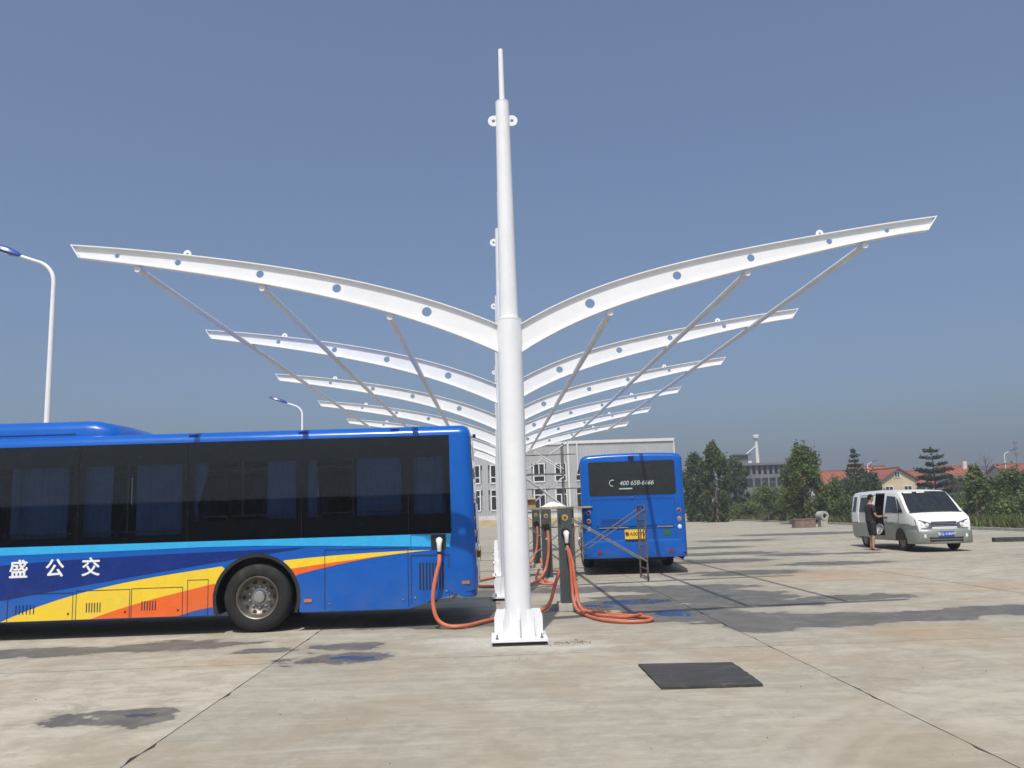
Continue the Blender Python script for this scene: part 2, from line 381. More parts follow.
c = t.mix(t.math('MULTIPLY', t.ramp(t.noise(p, 2.5, 5).outputs[0], .45, .7), .5), c, (.10,.12,.04))
t.done(t.bsdf(c, .95, 0, t.bump(t.noise(p, 6, 4).outputs[0], .6, .1)))

# ------------------------------------------------------------------ setting
g = MB(); g.add([(-1500,-1500,-.12),(1500,-1500,-.12),(1500,1500,-.12),(-1500,1500,-.12)], [(0,1,2,3)])
tag(g.build('ground', 'soil'), kind='structure')
# yard: joint bed below, concrete slabs on it, plain concrete beyond
X0, Y0, SX, SY, NX, NY = -2.79-5.6*4, -5.0, 5.6, 5.0, 8, 10
X1, Y1 = X0+SX*NX, Y0+SY*NY
yd = MB(); yd.box(-70, X0, -60, 118, -.2, 0); yd.box(X1, 23.2, -60, 118, -.2, 0) if X1 < 23.2 else None
yd.box(X0, X1, Y1, 118, -.2, 0); yd.box(X0, X1, -60, Y0, -.2, 0)
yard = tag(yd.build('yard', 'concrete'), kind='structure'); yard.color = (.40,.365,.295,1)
bed = MB(); bed.box(X0, X1, Y0, Y1, -.2, -.022); bed.build('joint_bed', 'joint_fill', yard)
rnd = random.Random(5)
for i in range(NX):
    for j in range(NY):
        x0, x1, y0, y1 = X0+SX*i, X0+SX*(i+1), Y0+SY*j, Y0+SY*(j+1)
        gap = .006; pts = []
        K = 36 if (y0 < 20 and x0 > -9 and x1 < 12) else 5
        def edge(a, b):
            for k in range(K):
                f = k/K; q = (a[0]+(b[0]-a[0])*f, a[1]+(b[1]-a[1])*f)
                jx = rnd.uniform(-.002,.003) + (rnd.uniform(.008,.028) if rnd.random() < .09 else 0)
                cxm, cym = (x0+x1)/2, (y0+y1)/2
                pts.append((q[0]+jx*(1 if q[0] < cxm else -1), q[1]+jx*(1 if q[1] < cym else -1)))
        gy = .012; a, b, c_, d = (x0+gap,y0+gy), (x1-gap,y0+gy), (x1-gap,y1-gy), (x0+gap,y1-gy)
        edge(a,b); edge(b,c_); edge(c_,d); edge(d,a)
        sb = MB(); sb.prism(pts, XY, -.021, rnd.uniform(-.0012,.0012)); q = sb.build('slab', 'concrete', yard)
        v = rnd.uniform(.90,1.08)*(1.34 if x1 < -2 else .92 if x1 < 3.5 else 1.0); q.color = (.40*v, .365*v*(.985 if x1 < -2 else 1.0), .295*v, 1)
# kerb between yard and verge
kb = MB(); kb.box(23.2, 23.45, 20, 118, -.2, .13)
tag(kb.build('kerb', 'stone_pale'), kind='structure')

# ------------------------------------------------------------------ canopy frames
D, SP, NF = 10.97, 5.295, 6
TOPR = [(.10,3.97),(.17,4.01),(.56,4.22),(1.08,4.43),(1.72,4.63),(2.47,4.81),(3.26,4.96),(4.23,5.12),(5.11,5.24),(5.77,5.325)]
BOTR = [(.10,3.61),(.16,3.65),(.55,3.89),(1.07,4.11),(1.58,4.27),(2.22,4.45),(3.21,4.71),(3.91,4.855),(4.80,5.02),(5.63,5.16)]
TOPL = [(.10,3.98),(.17,4.01),(.62,4.21),(1.20,4.41),(1.72,4.56),(2.26,4.69),(3.22,4.89),(4.17,5.04),(4.96,5.13),(5.68,5.21)]
BOTL = [(.10,3.63),(.18,3.67),(.62,3.89),(1.20,4.09),(1.72,4.27),(2.26,4.43),(3.22,4.65),(4.17,4.84),(4.95,4.955),(5.57,5.06)]
def interp(L, x):
    return float(np.interp(x, [a for a, _ in L], [b for _, b in L]))
def smoothcurve(L, n=30):
    xs = np.array([a for a,_ in L]); zs = np.array([b for _,b in L])
    co = np.polyfit(xs, zs, 4); q = np.linspace(xs[0], xs[-1], n)
    return [(float(a), float(np.polyval(co, a))) for a in q], co
HOLES = [(1.07,.064),(2.24,.057),(3.24,.050),(4.31,.040),(5.10,.032)]
ARMC = {}
def arm_mesh(T, B, sgn):
    top, ct = smoothcurve(T); bot, cb = smoothcurve(B); ARMC[sgn] = (ct, cb)
    bm = bmesh.new(); loops = []
    outer = [(sgn*x, z) for x, z in bot] + [(sgn*x, z) for x, z in reversed(top)]
    def loop(pts):
        vs = [bm.verts.new((x,0,z)) for x, z in pts]
        es = [bm.edges.new((vs[k], vs[(k+1)%len(vs)])) for k in range(len(vs))]; loops.append(vs); return es
    es = loop(outer)
    for hx, hr in HOLES:
        zc = .5*(np.polyval(ct,hx)+np.polyval(cb,hx))
        es += loop([(sgn*hx+hr*math.cos(2*math.pi*k/20), zc+hr*math.sin(2*math.pi*k/20)) for k in range(20)])
    bmesh.ops.triangle_fill(bm, use_beauty=True, use_dissolve=False, edges=es)
    bm.verts.index_update(); V = [v.co.copy() for v in bm.verts]; F = [tuple(v.index for v in f.verts) for f in bm.faces]
    L = [[v.index for v in lp] for lp in loops]; bm.free(); n = len(V); h = .008
    mb = MB(); vs = [(v.x,-h,v.z) for v in V] + [(v.x,h,v.z) for v in V]
    fs = F + [tuple(n+i for i in reversed(f)) for f in F]
    for lp in L:
        for k in range(len(lp)): a, b = lp[k], lp[(k+1)%len(lp)]; fs.append((a,b,n+b,n+a))
    mb.add(vs, fs)
    for crv, s in ((top,1),(bot,-1)):           # flanges
        hw = .05; th = .014; vs = []; fs = []
        for x, z in crv:
            for yy, zz in ((-hw,0),(hw,0),(hw,s*th),(-hw,s*th)): vs.append((sgn*x, yy, z+zz))
        for k in range(len(crv)-1):
            for e in range(4): fs.append((k*4+e, k*4+(e+1)%4, k*4+4+(e+1)%4, k*4+4+e))
        fs += [(3,2,1,0), tuple((len(crv)-1)*4+e for e in range(4))]
        mb.add(vs, fs)
    return mb
def lug(mb, c, rad, rot_y, th=.016, base=.06):
    """rounded lifting lug with a hole look: half-round plate standing out along local z"""
    pts = [(-rad, -base), (rad, -base)] + [(rad*math.cos(a), rad*math.sin(a)) for a in [math.pi*k/10 for k in range(11)]]
    ca, sa = math.cos(rot_y), math.sin(rot_y)
    # ring built from outer half round and inner hole circle
    n = 20; o_ = []; i_ = []
    for k in range(n):
        a = 2*math.pi*k/n; dx, dz = math.cos(a), math.sin(a)
        r_o = rad if dz >= 0 else min(rad/max(abs(dx),1e-3), base/max(-dz,1e-3)); r_o = min(r_o, math.hypot(rad, base))
        o_.append((dx*r_o, dz*r_o)); i_.append((dx*rad*.32, dz*rad*.32))
    tr = lambda u, v, t: (c[0]+u*ca+v*sa, c[1]+t, c[2]-u*sa+v*ca)
    vs = [tr(u,v,-th/2) for u,v in o_] + [tr(u,v,-th/2) for u,v in i_] + [tr(u,v,th/2) for u,v in o_] + [tr(u,v,th/2) for u,v in i_]
    fs = []
    for k in range(n):
        q = (k+1)%n
        fs += [(k,q,n+q,n+k), (2*n+k,3*n+k,3*n+q,2*n+q), (k,2*n+k,2*n+q,q), (n+k,n+q,3*n+q,3*n+k)]
    mb.add(vs, fs)
def make_frame():
    t = thing('canopy_frame', '', 'canopy frame')
    m1 = MB(); m1.box(-.34,.34,-.34,.34,.045,.075); m1.build('base_plate', 'white_steel', t)
    m1 = MB(); m1.box(-.325,.325,-.325,.325,.001,.0445); m1.build('shaded_grout_bed', 'black_gap', t)  # grout under the plate, coloured black for the shadow in the gap
    gp = [(.155,.0755),(.30,.0755),(.30,.30),(.27,.40),(.155,.40)]
    for k in range(4):
        a = k*math.pi/2; ca, sa = math.cos(a), math.sin(a)
        m1 = MB(); m1.prism(gp, lambda u,v,tt: (u*ca-tt*sa, u*sa+tt*ca, v), -.009, .009); m1.build('gusset', 'white_steel', t)
    for k in range(4):      # diagonal stiffeners and anchors
        a = k*math.pi/2+math.pi/4; ca, sa = math.cos(a), math.sin(a)
        m1 = MB(); m1.prism([(.16,.0755),(.27,.0755),(.27,.29),(.24,.40),(.16,.40)], lambda u,v,tt: (u*ca-tt*sa, u*sa+tt*ca, v), -.009, .009); m1.build('gusset', 'white_steel', t)
    for sx in (-1,1):
        for sy in (-1,1):
            m1 = MB(); m1.lathe([(.022,0),(.022,.02),(.012,.021),(.012,.055)], (sx*.27,sy*.27,.0755), (0,0,1), 6); m1.build('anchor_bolt', 'galv', t)
    m1 = MB(); m1.tube([(0,0,.0755),(0,0,4.06)], .163, 40); lc = m1.build('lower_column', 'white_steel', t, True)
    m1 = MB(); m1.lathe([(.163,0),(.166,.004),(.166,.016),(.125,.02)], (0,0,4.06), (0,0,1), 40); m1.build('collar', 'white_steel', t, True)
    m1 = MB(); m1.tube([(0,0,4.08),(0,0,7.09)], [.123,.092], 36); m1.build('upper_column', 'white_steel', t, True)
    m1 = MB(); m1.lathe([(.092,0),(.094,.003),(.094,.013),(.04,.015)], (0,0,7.09), (0,0,1), 32); m1.build('cap_plate', 'white_steel', t, True)
    m1 = MB(); m1.tube([(0,0,7.10),(0,0,7.6),(0,0,7.865)], [.038,.036,.034], 16); m1.build('spike', 'white_steel', t, True)
    for s in (-1,1):
        m1 = MB(); lug(m1, (s*.125,0,6.83), .075, s*math.pi/2, .02, .04); m1.build('mast_lug', 'white_steel', t)
    for s, T, B in ((1,TOPR,BOTR),(-1,TOPL,BOTL)):
        a = arm_mesh(T, B, s).build('arm', 'white_steel', t)
        ct, cb = ARMC[s]
        lx = 4.19
        m1 = MB(); zt = float(np.polyval(ct,lx))+.014; sl_ = float(np.polyval(np.polyder(ct),lx))
        lug(m1, (s*lx,0,zt+.02), .05, -s*math.atan(sl_), .02, .019); m1.build('cable_lug', 'white_steel', a)
        xt, xb = T[-1][0], B[-1][0]; zt, zb = float(np.polyval(ct,xt)), float(np.polyval(cb,xb))
        m1 = MB(); m1.prism([(s*xb,zb-.014),(s*(xb+.014),zb-.016),(s*(xt+.016),zt+.018),(s*xt,zt+.018)], XZ, -.05, .05); m1.build('end_plate', 'white_steel', a)
    return t
frame = make_frame()
ordw = ['nearest white canopy frame with tall spiked column standing beside the black mat', 'second white canopy frame, directly behind the nearest one',
        'third white canopy frame counting back from the camera', 'fourth white canopy frame counting back from the camera',
        'fifth white canopy frame, next to last of the row', 'farthest and smallest white canopy frame at the end of the row']
for k in range(NF):
    f = frame if k == 0 else copy_tree(frame)
    f.location = (0, D+SP*k, 0); tag(f, ordw[k], 'canopy frame', 'white canopy frames in a row')
pos_w = {0:'innermost',1:'middle',2:'outermost'}
for s, xs in ((1,(1.33,3.18,4.79)),(-1,(1.55,3.21,4.83))):
    for k, x in enumerate(xs):
        z = float(np.polyval(ARMC[s][1], x))-.014-.044-.003
        m1 = MB(); m1.tube([(s*x,D-.01,z),(s*x,D+SP*(NF-1)+.09,z)], .044, 16)
        o = m1.build('purlin', 'grey_tube', None, True)
        tag(o, f'{pos_w[k]} long grey purlin tube under the {"right" if s>0 else "left"} canopy arms', 'purlin', 'purlin tubes under the canopy arms')

# ------------------------------------------------------------------ text helper
def text_mesh(name, body, size, mat, parent, fn, bold=0.0, ext=.0015, shear=0.0):
    cu = bpy.data.curves.new(name, 'FONT'); cu.body = body; cu.size = size; cu.align_x = 'CENTER'; cu.align_y = 'CENTER'; cu.extrude = ext; cu.offset = bold; cu.shear = shear
    o = bpy.data.objects.new(name, cu); C.objects.link(o); bpy.context.view_layer.update()
    me = bpy.data.meshes.new_from_object(o.evaluated_get(bpy.context.evaluated_depsgraph_get()))
    bpy.data.objects.remove(o)
    for v in me.vertices: v.co = fn(v.co.x, v.co.y, v.co.z)
    me.materials.clear(); me.materials.append(M[mat])
    b = bmesh.new(); b.from_mesh(me); bmesh.ops.recalc_face_normals(b, faces=b.faces); b.to_mesh(me); b.free()
    q = bpy.data.objects.new(name, me); C.objects.link(q); q.parent = parent; return q

# ------------------------------------------------------------------ buses
LEN, HW = 10.6, 1.25
WX = [-3.14, -8.25]; RA = .61; WZ = .49; WR = .49
WB, WT = 1.315, 2.745
def zbase(x):
    if x > -.97: return .30 + .20*min(1, (x+.97)/.92)
    return .27
def zbot(x, side=0):
    for wx in WX:
        d = abs(x-wx)
        if d < RA: return WZ + math.sqrt(max(0, RA*RA-d*d))
    return zbase(x)
def make_bus(label):
    t = thing('bus', label, 'bus')
    xs = [0,-.012,-.04,-.08,-.13,-.18,-.26,-.34,-.6,-.97]
    for wx in WX:
        xs += [wx+RA+.0015] + [wx+RA*math.cos(math.pi*k/22) for k in range(23)] + [wx-RA-.0015]
    xs += [-4.9,-5.6,-6.3,-6.9,-9.4,-10.0,-10.35,-10.42,-10.48,-10.53,-10.57,-10.59,-10.6, -1.6,-2.1]
    xs = sorted(set(round(x,4) for x in xs), reverse=True)
    r = .14
    def ins(x):
        d = 0
        if x > -r: d = r - math.sqrt(max(0, r*r-(x+r)**2))
        e = -LEN
        if x < e+r: d = r - math.sqrt(max(0, r*r-(e+r-x)**2))
        return d*.75
    rows = 13
    def sect(x):
        i = ins(x); w_ = HW-i; zb = zbot(x); top = 2.93-i*.9; P = []
        for f in (0,.35,.7,1): P.append((w_, zb+(WB-zb)*f))
        wt = min(WT, top-.15); P.append((w_, wt))
        rr = .20
        for k in range(1,7):
            a = math.pi/2*k/6; P.append((w_-rr+rr*math.cos(a), wt+(top-.03-wt)*math.sin(a)))
        P.append((w_*.5, top-.008)); P.append((0, top)); return P
    mb = MB(); vs = []; fs = []
    for x in xs:
        for sgn in (-1,1):
            for y, z in sect(x):
                lean = -.05*max(0, z-1.3)/1.6*max(0, 1+x/.5) if x > -.5 else 0
                vs.append((x+lean, sgn*y, z))
    nr = rows
    def idx(i, s, j): return i*2*nr + s*nr + j
    for i in range(len(xs)-1):
        xm = (xs[i]+xs[i+1])/2
        for s in (0,1):
            for j in range(nr-1):
                if j == 3 and -10.0 < xm < -.34: continue
                fs.append((idx(i,s,j), idx(i+1,s,j), idx(i+1,s,j+1), idx(i,s,j+1)))
    for j in range(nr-1):
        fs.append((idx(0,0,j), idx(0,1,j), idx(0,1,j+1), idx(0,0,j+1)))
        k = len(xs)-1; fs.append((idx(k,0,j), idx(k,1,j), idx(k,1,j+1), idx(k,0,j+1)))
    mb.add(vs, fs)
    body = mb.build('body', 'bus_blue', t, True, angle=40)
    m1 = MB(); m1.box(-10.3,-.3,-.68,.68,.40,.46); m1.build('underframe', 'interior_dark', t)
    m1 = MB(); m1.box(-2.3,-.6,-.8,.8,.30,.40).box(-7.4,-3.9,-.95,.95,.30,.40); m1.build('battery_box', 'black_plastic', t)
    # wheel wells and arch trims, wheels
    for wx in WX:
        for s in (-1,1):
            m1 = MB(); vs = []; fs = []; n = 24
            for k in range(n+1):
                a = math.pi*(k/n*1.24-.12); vs += [(wx+(RA-.004)*math.cos(a), s*1.245, WZ+(RA-.004)*math.sin(a)), (wx+(RA-.004)*math.cos(a), s*.72, WZ+(RA-.004)*math.sin(a))]
            for k in range(n): fs.append((2*k,2*k+1,2*k+3,2*k+2))
            fs.append(tuple(2*k+1 for k in range(n+1))); m1.add(vs, fs); m1.build('wheel_well', 'black_plastic', t, fix=False)
            m1 = MB(); pts_o = []; pts_i = []
            for k in range(n+1):
                a = math.pi*(k/n*1.24-.12); pts_o.append((wx+(RA+.012)*math.cos(a), WZ+(RA+.012)*math.sin(a))); pts_i.append((wx+(RA-.035)*math.cos(a), WZ+(RA-.035)*math.sin(a)))
            vs = [(a,s*1.2585,b) for a,b in pts_o]+[(a,s*1.2585,b) for a,b in pts_i]+[(a,s*1.20,b) for a,b in pts_o]+[(a,s*1.20,b) for a,b in pts_i]
            q = n+1; fs = []
            for k in range(n): fs += [(k,k+1,q+k+1,q+k),(k,2*q+k,2*q+k+1,k+1),(q+k,q+k+1,3*q+k+1,3*q+k)]
            fs += [(0,q,3*q,2*q),(n,2*q+n,3*q+n,q+n)]
            m1.add(vs, fs); m1.build('arch_trim', 'black_plastic', t)
            # wheel
            yo = s*1.215; ax = (0, s, 0); o = (wx, yo, WZ)
            wt = thing_part('wheel', t)
            m1 = MB(); m1.lathe([(.292,-.28),(.30,-.03),(.305,0),(.33,.012),(.40,.016),(.445,.006),(.472,-.02),(.487,-.06),(.49,-.12),(.49,-.2),(.47,-.27),(.30,-.285)], o, ax, 48, cap=False)
            m1.build('tyre', 'rubber', wt, True, angle=60)
            rear = wx == WX[0]
            m1 = MB()
            if rear: prof = [(.306,.002),(.30,.012),(.288,.008),(.272,-.02),(.262,-.075),(.225,-.125),(.165,-.150),(.128,-.152),(.128,-.155)]
            else: prof = [(.306,.002),(.30,.012),(.288,.008),(.272,-.02),(.25,-.03),(.20,.0),(.165,.02),(.128,.022),(.128,.0)]
            m1.lathe(prof, o, ax, 48, cap=False); rim = m1.build('rim', 'rim_steel', wt, True, angle=50)
            hb = -.152 if rear else .02
            m1 = MB(); m1.lathe([(.128,hb-.02),(.125,hb+.008),(.098,hb+.014),(.088,hb+.06),(.075,hb+.072),(.03,hb+.076)], o, ax, 28); m1.build('hub', 'hub_alloy', wt, True)
            for k in range(10):
                a = 2*math.pi*(k+.5)/10; px, pz = math.cos(a), math.sin(a)
                m1 = MB(); m1.lathe([(.019,hb-.01),(.019,hb+.025),(.011,hb+.026),(.011,hb+.04)], (wx+px*.148, yo, WZ+pz*.148), ax, 6); m1.build('wheel_nut', 'hub_alloy', wt)
                a += math.pi/10; px, pz = math.cos(a), math.sin(a)
                hh = -.122 if rear else -.005
                nrm = Vector((-px*.42, s*1.0, -pz*.42)).normalized()
                m1 = MB(); m1.lathe([(.030,-.003),(.030,.006)], Vector((wx+px*.218, yo+s*hh, WZ+pz*.218)), nrm, 12); m1.build('hand_hole', 'black_gap', wt)
    # side glass panes, black print around them, both sides
    seps = [-.345,-.96,-2.51,-4.15,-5.72,-7.3,-8.85,-9.995]
    for s in (-1,1):
        for k in range(len(seps)-1):
            a, b = seps[k]-.005, seps[k+1]+.005
            m1 = MB(); m1.box(b, a, *sorted((s*1.247, s*1.2535)), WB+.004, WT-.004); pane = m1.build('window_pane', 'bus_glass', t)
            m1 = MB(); y0, y1 = sorted((s*1.2445, s*1.2465)); zt, zl = 2.435, 1.60 if k < 3 else 1.42
            m1.box(b-.004,a+.004,y0,y1,zt,WT); m1.box(b-.004,a+.004,y0,y1,WB,zl)
            m1.box(b-.004,b+.075,y0,y1,zl,zt); m1.box(a-.075,a+.004,y0,y1,zl,zt)
            m1.build('black_border', 'frit', pane)
            if k in (1,2,3,4,5):       # sliding sash: thin frame with a divider
                m1 = MB(); y0, y1 = sorted((s*1.236, s*1.2435)); zs = zl+.05; xm = a+(b-a)*(.52 if k != 3 else .55)
                m1.box(b+.08,a-.08,y0,y1,zs,zs+.018); m1.box(xm-.012,xm+.012,y0,y1,zs,zt)
                m1.build('sash_frame', 'sash_grey', pane)
    # curtains
    rc = random.Random(11)
    def curtain(x0, x1, z0, z1, s, gather=0.0):
        n = max(8, int((x1-x0)/.022)); vs = []; fs = []; ph = rc.uniform(0,6)
        L = [z1, z1*.6+z0*.4, z1*.35+z0*.65, z0]
        for k in range(n+1):
            f = k/n
            for li, z in enumerate(L):
                g_ = gather*(0,.5,1,.8)[li]; x = x0+(x1-x0)*f*(1-g_)
                vs.append((x, s*(1.17+.018*math.sin(f*(x1-x0)*58+ph+.35*math.sin(z*5))+.006*math.sin(f*31)), z))
        for k in range(n):
            for l in range(3): fs.append((k*4+l,k*4+l+1,(k+1)*4+l+1,(k+1)*4+l))
        m1 = MB(); m1.add(vs, fs); m1.build('curtain', 'curtain_blue', t, True, fix=False, angle=180)
    for (a,b,z0,z1,gt) in [(-.90,-.42,1.50,2.48,0),(-1.72,-1.06,1.50,2.48,0),(-2.46,-2.30,1.50,2.48,0),(-3.02,-2.58,1.50,2.48,0),(-4.14,-3.86,1.50,2.48,.6),
                         (-4.92,-4.22,1.35,2.48,0),(-5.68,-5.25,1.35,2.48,.05),(-6.72,-5.90,1.35,2.48,0),(-7.25,-7.05,1.35,2.48,.2),(-8.3,-7.6,1.35,2.48,0)]:
        curtain(a,b,z0,z1,-1,gt)
        pass
    for a in range(12): curtain(-9.95+a*.8,-9.95+a*.8+.79,1.34,2.50,1,0)
    # interior
    m1 = MB(); m1.box(-10.2,-.3,-1.2,1.2,1.12,1.15); m1.build('floor', 'interior_dark', t)
    m1 = MB(); m1.box(-10.2,-.3,-1.1,1.1,2.55,2.58); m1.build('ceiling', 'interior_grey', t)
    for k in range(9):
        for s in (-1,1):
            xx = -1.5-.86*k
            if xx < -9.2: continue
            m1 = MB()
            for yy in (.42,.90):
                y0, y1 = sorted((s*(yy-.2), s*(yy+.2)))
                m1.box(xx-.42,xx,y0,y1,1.18,1.28); m1.prism([(xx+.02,1.22),(xx+.10,1.22),(xx+.22,1.86),(xx+.15,1.90)], XZ, y0, y1)
            m1.build('seat', 'seat_blue', t)
    m1 = MB()
    for s in (-1,1): m1.tube([(-9.5,s*.55,2.36),(-.6,s*.55,2.36)], .016, 8)
    m1.build('grab_rail', 'hub_alloy', t, True)
    # livery on both sides
    def xo(L): return [(a+.55, b) for a, b in L]
    front = -LEN+.2
    cy = xo([(-7.35,1.2),(-5.93,1.21),(-4.51,1.23),(-3.71,1.225),(-2.65,1.19),(-.92,1.12)])
    ARCW = WX[0]
    def arc(p0, p1, n=8):
        rr = RA+.013; a0 = math.atan2(p0[1]-WZ, p0[0]-ARCW); a1 = math.atan2(p1[1]-WZ, p1[0]-ARCW); a0 += 2*math.pi*(a0 < -math.pi/2); a1 += 2*math.pi*(a1 < -math.pi/2)
        return [(ARCW+rr*math.cos(a0+(a1-a0)*k/n), WZ+rr*math.sin(a0+(a1-a0)*k/n)) for k in range(n+1)]
    ftop = [(front,1.15)]
    stripes = [('bus_cyan', [(front,WB-.004),(front,1.19)] + cy + [(-.35,WB-.004)])]
    def fine(L, n=6):
        out = []
        for a, b in zip(L, L[1:]): out += [(a[0]+(b[0]-a[0])*k/n, a[1]+(b[1]-a[1])*k/n) for k in range(n)]
        return out+[L[-1]]
    def spl(L, n=24):
        xs_ = np.array([a for a,_ in L]); zs_ = np.array([b for _,b in L]); dg = min(3, len(L)-1)
        co = np.polyfit(xs_, zs_, dg); q = np.linspace(xs_[0], xs_[-1], n); return [(float(a), float(np.polyval(co,a))) for a in q]
    def clear(L):          # keep a stripe edge off the wheel arch
        out = []
        for x, z in L:
            d = math.hypot(x-ARCW, z-WZ)
            if d < RA+.013: k = (RA+.013)/d; x, z = ARCW+(x-ARCW)*k, WZ+(z-WZ)*k
            out.append((x, z))
        return out
    nt = spl(xo([(-7.34,1.06),(-6.63,1.1),(-5.93,1.12),(-4.79,1.15),(-3.45,1.17),(-2.99,1.18)])); nb_ = spl(xo([(-2.99,1.175),(-4.13,1.02),(-5.28,.88),(-6.19,.73),(-7.31,.57)]))
    stripes.append(('bus_navy', [(front,.30),(front,.90)] + nt + clear(nb_)[1:] + [(-7.5,.45),(-7.6,.44)]))
    yt = spl(xo([(-7.29,.275),(-6.86,.44),(-6.18,.64),(-5.28,.81),(-4.19,.95)])); yo_ = spl(xo([(-6.03,.275),(-5.49,.44),(-4.95,.57),(-4.30,.71)]))
    yt = [(x,z) for x,z in yt if math.hypot(x-ARCW,z-WZ) > RA+.02]; yo_ = [(x,z) for x,z in yo_ if math.hypot(x-ARCW,z-WZ) > RA+.02]
    stripes.append(('bus_yellow', yt + arc(yt[-1], yo_[-1]) + list(reversed(yo_))))
    ob = xo([(-4.80,.275),(-4.57,.34),(-4.31,.43)]); ob = [(x,z) for x,z in ob if math.hypot(x-ARCW,z-WZ) > RA+.02]
    stripes.append(('bus_orange', yo_ + arc(yo_[-1], ob[-1]) + list(reversed(ob))))
    y2 = spl(xo([(-3.30,1.005),(-2.39,1.06),(-1.21,1.085)])); o2 = spl(xo([(-3.2,.885),(-2.24,.99),(-1.21,1.083)])); b2 = spl(xo([(-3.10,.80),(-2.48,.93),(-1.9,1.02),(-1.21,1.08)]))
    f_ = lambda L: [(x,z) for x,z in L if math.hypot(x-ARCW,z-WZ) > RA+.016]
    y2, o2, b2 = f_(y2), f_(o2), f_(b2)
    stripes.append(('bus_yellow', y2 + list(reversed(o2)) + arc(o2[0], y2[0])))
    stripes.append(('bus_orange', o2 + list(reversed(b2)) + arc(b2[0], o2[0])))
    for s in (-1,1):
        for mt, poly in stripes:
            b = bmesh.new(); vs_ = [b.verts.new((x, s*1.2530, z)) for x, z in poly]
            es = []
            for k in range(len(vs_)):
                if (vs_[k].co-vs_[(k+1)%len(vs_)].co).length > 1e-5: es.append(b.edges.new((vs_[k], vs_[(k+1)%len(vs_)])))
            bmesh.ops.triangle_fill(b, use_beauty=True, edges=es)
            bmesh.ops.recalc_face_normals(b, faces=b.faces)
            me = bpy.data.meshes.new('stripe')
            for f in b.faces:
                if f.normal.y*s < 0: f.normal_flip()
            b.to_mesh(me); b.free(); me.materials.append(M[mt]); q = bpy.data.objects.new('stripe', me); C.objects.link(q); q.parent = t
    # lettering on the side
    for ch, x in (('\u76db',-6.52),('\u516c',-6.01),('\u4ea4',-5.50)):
        for k, (dx, dz) in enumerate(((0,0),(.007,0),(-.007,0),(0,.0055),(0,-.0055))):
            text_mesh('lettering', ch, .272, 'print_white', t, lambda u,v,w_: (x+dx+u, -1.2545-w_-.0004*k, .985+dz+v), 0, .0008)
        text_mesh('lettering', ch, .272, 'print_white', t, lambda u,v,w_: (x-u, 1.2555+w_, .985+v), 0)
    # access panels: seams, vents, latches
    def seam_rect(x0,x1,z0,z1,name='access_panel',wd=.009):
        pn = MB(); y0,y1 = -1.2555,-1.2545
        pn.box(x0-wd/2,x0+wd/2,y0,y1,z0,z1); pn.box(x1-wd/2,x1+wd/2,y0,y1,z0,z1); pn.box(x0+wd/2,x1-wd/2,y0,y1,z1-wd,z1); return pn.build(name,'seam',t)
    for (x0,x1,z1,v0,v1) in [(-6.65,-5.735,.655,-6.73+.2,-6.48+.2),(-5.69,-4.935,.675,-5.54,-5.35),(-4.91,-4.19,.682,-4.76,-4.57)]:
        pn = seam_rect(x0,x1,.275,z1)
        vb = MB()
        for k in range(6):
            xx = v0+(v1-v0)*k/5; vb.box(xx-.007,xx+.007,-1.2562,-1.2546,.37,.50)
        vb.build('vent', 'seam', pn)
        m1 = MB(); m1.lathe([(.014,0),(.014,.004)], (x1-.06,-1.2545,.36), (0,-1,0), 12); m1.build('latch', 'black_plastic', pn)
    seam_rect(-4.12,-3.83,.275,.775)
    seam_rect(-2.17,-.975,.30,1.135); p2 = seam_rect(-.93,-.385,.34,1.015); seam_rect(-.93,-.64,1.135,1.305,'charge_flap',.006)
    gm = MB()
    for k in range(8):
        xx = -.805+k*.047; gm.box(xx-.011,xx+.011,-1.2565,-1.2546,.53,.905)
    gm.build('vent', 'black_gap', p2)
    for x, z in ((-2.10,.38),(-1.05,.40),(-.88,.42),(-.43,.50)):
        m1 = MB(); m1.lathe([(.014,0),(.012,.006)], (x,-1.2545,z), (0,-1,0), 12); m1.build('latch', 'hub_alloy', t)
    for x, z in ((-2.41,.43),(-.15,.61)):
        m1 = MB(); m1.box(x-.055,x+.055,-1.262,-1.245,z-.022,z+.022); m1.build('marker_lamp','lens_orange',t)
        m1 = MB(); m1.box(x-.062,x+.062,-1.2555,-1.2435,z-.03,z+.03); m1.build('lamp_surround','bus_blue',t)
    # charge port
    m1 = MB(); m1.box(-.635,-.425,-1.2575,-1.2535,1.095,1.305); m1.build('charge_port','black_gap',t)
    # roof gear
    pod = MB(); vs = []; fs = []
    prof = [(-9.4,.02),(-9.2,.20),(-8.9,.245),(-5.80,.245),(-5.64,.236),(-5.48,.195),(-5.36,.11),(-5.29,.0)]
    for x, h in prof:
        wd = 1.02-(.18 if x > -5.6 else 0)*(x+5.6)/.5
        for yy, hh in ((-wd,-.10),(-wd,h*.45),(-wd+.05,h*.8),(-wd+.16,h),(0,h+.02),(wd-.16,h),(wd-.05,h*.8),(wd,h*.45),(wd,-.10)): vs.append((x,yy,2.90+hh))
    n = 9
    for i in range(len(prof)-1):
        for j in range(n-1): fs.append((i*n+j,i*n+j+1,(i+1)*n+j+1,(i+1)*n+j))
    fs += [tuple(range(n)), tuple((len(prof)-1)*n+j for j in reversed(range(n)))]
    pod.add(vs, fs); pd = pod.build('roof_pod','bus_blue',t,True,angle=40)
    m1 = MB(); m1.box(-8.6,-5.9,-1.027,1.027,2.935,2.945); m1.build('pod_seam','seam',pd)
    for x in (-1.15,-2.5,-4.1):
        m1 = MB(); m1.box(x-.06,x+.06,-1.225,-1.14,2.80,2.86); m1.build('gutter_bracket','bus_navy',t)
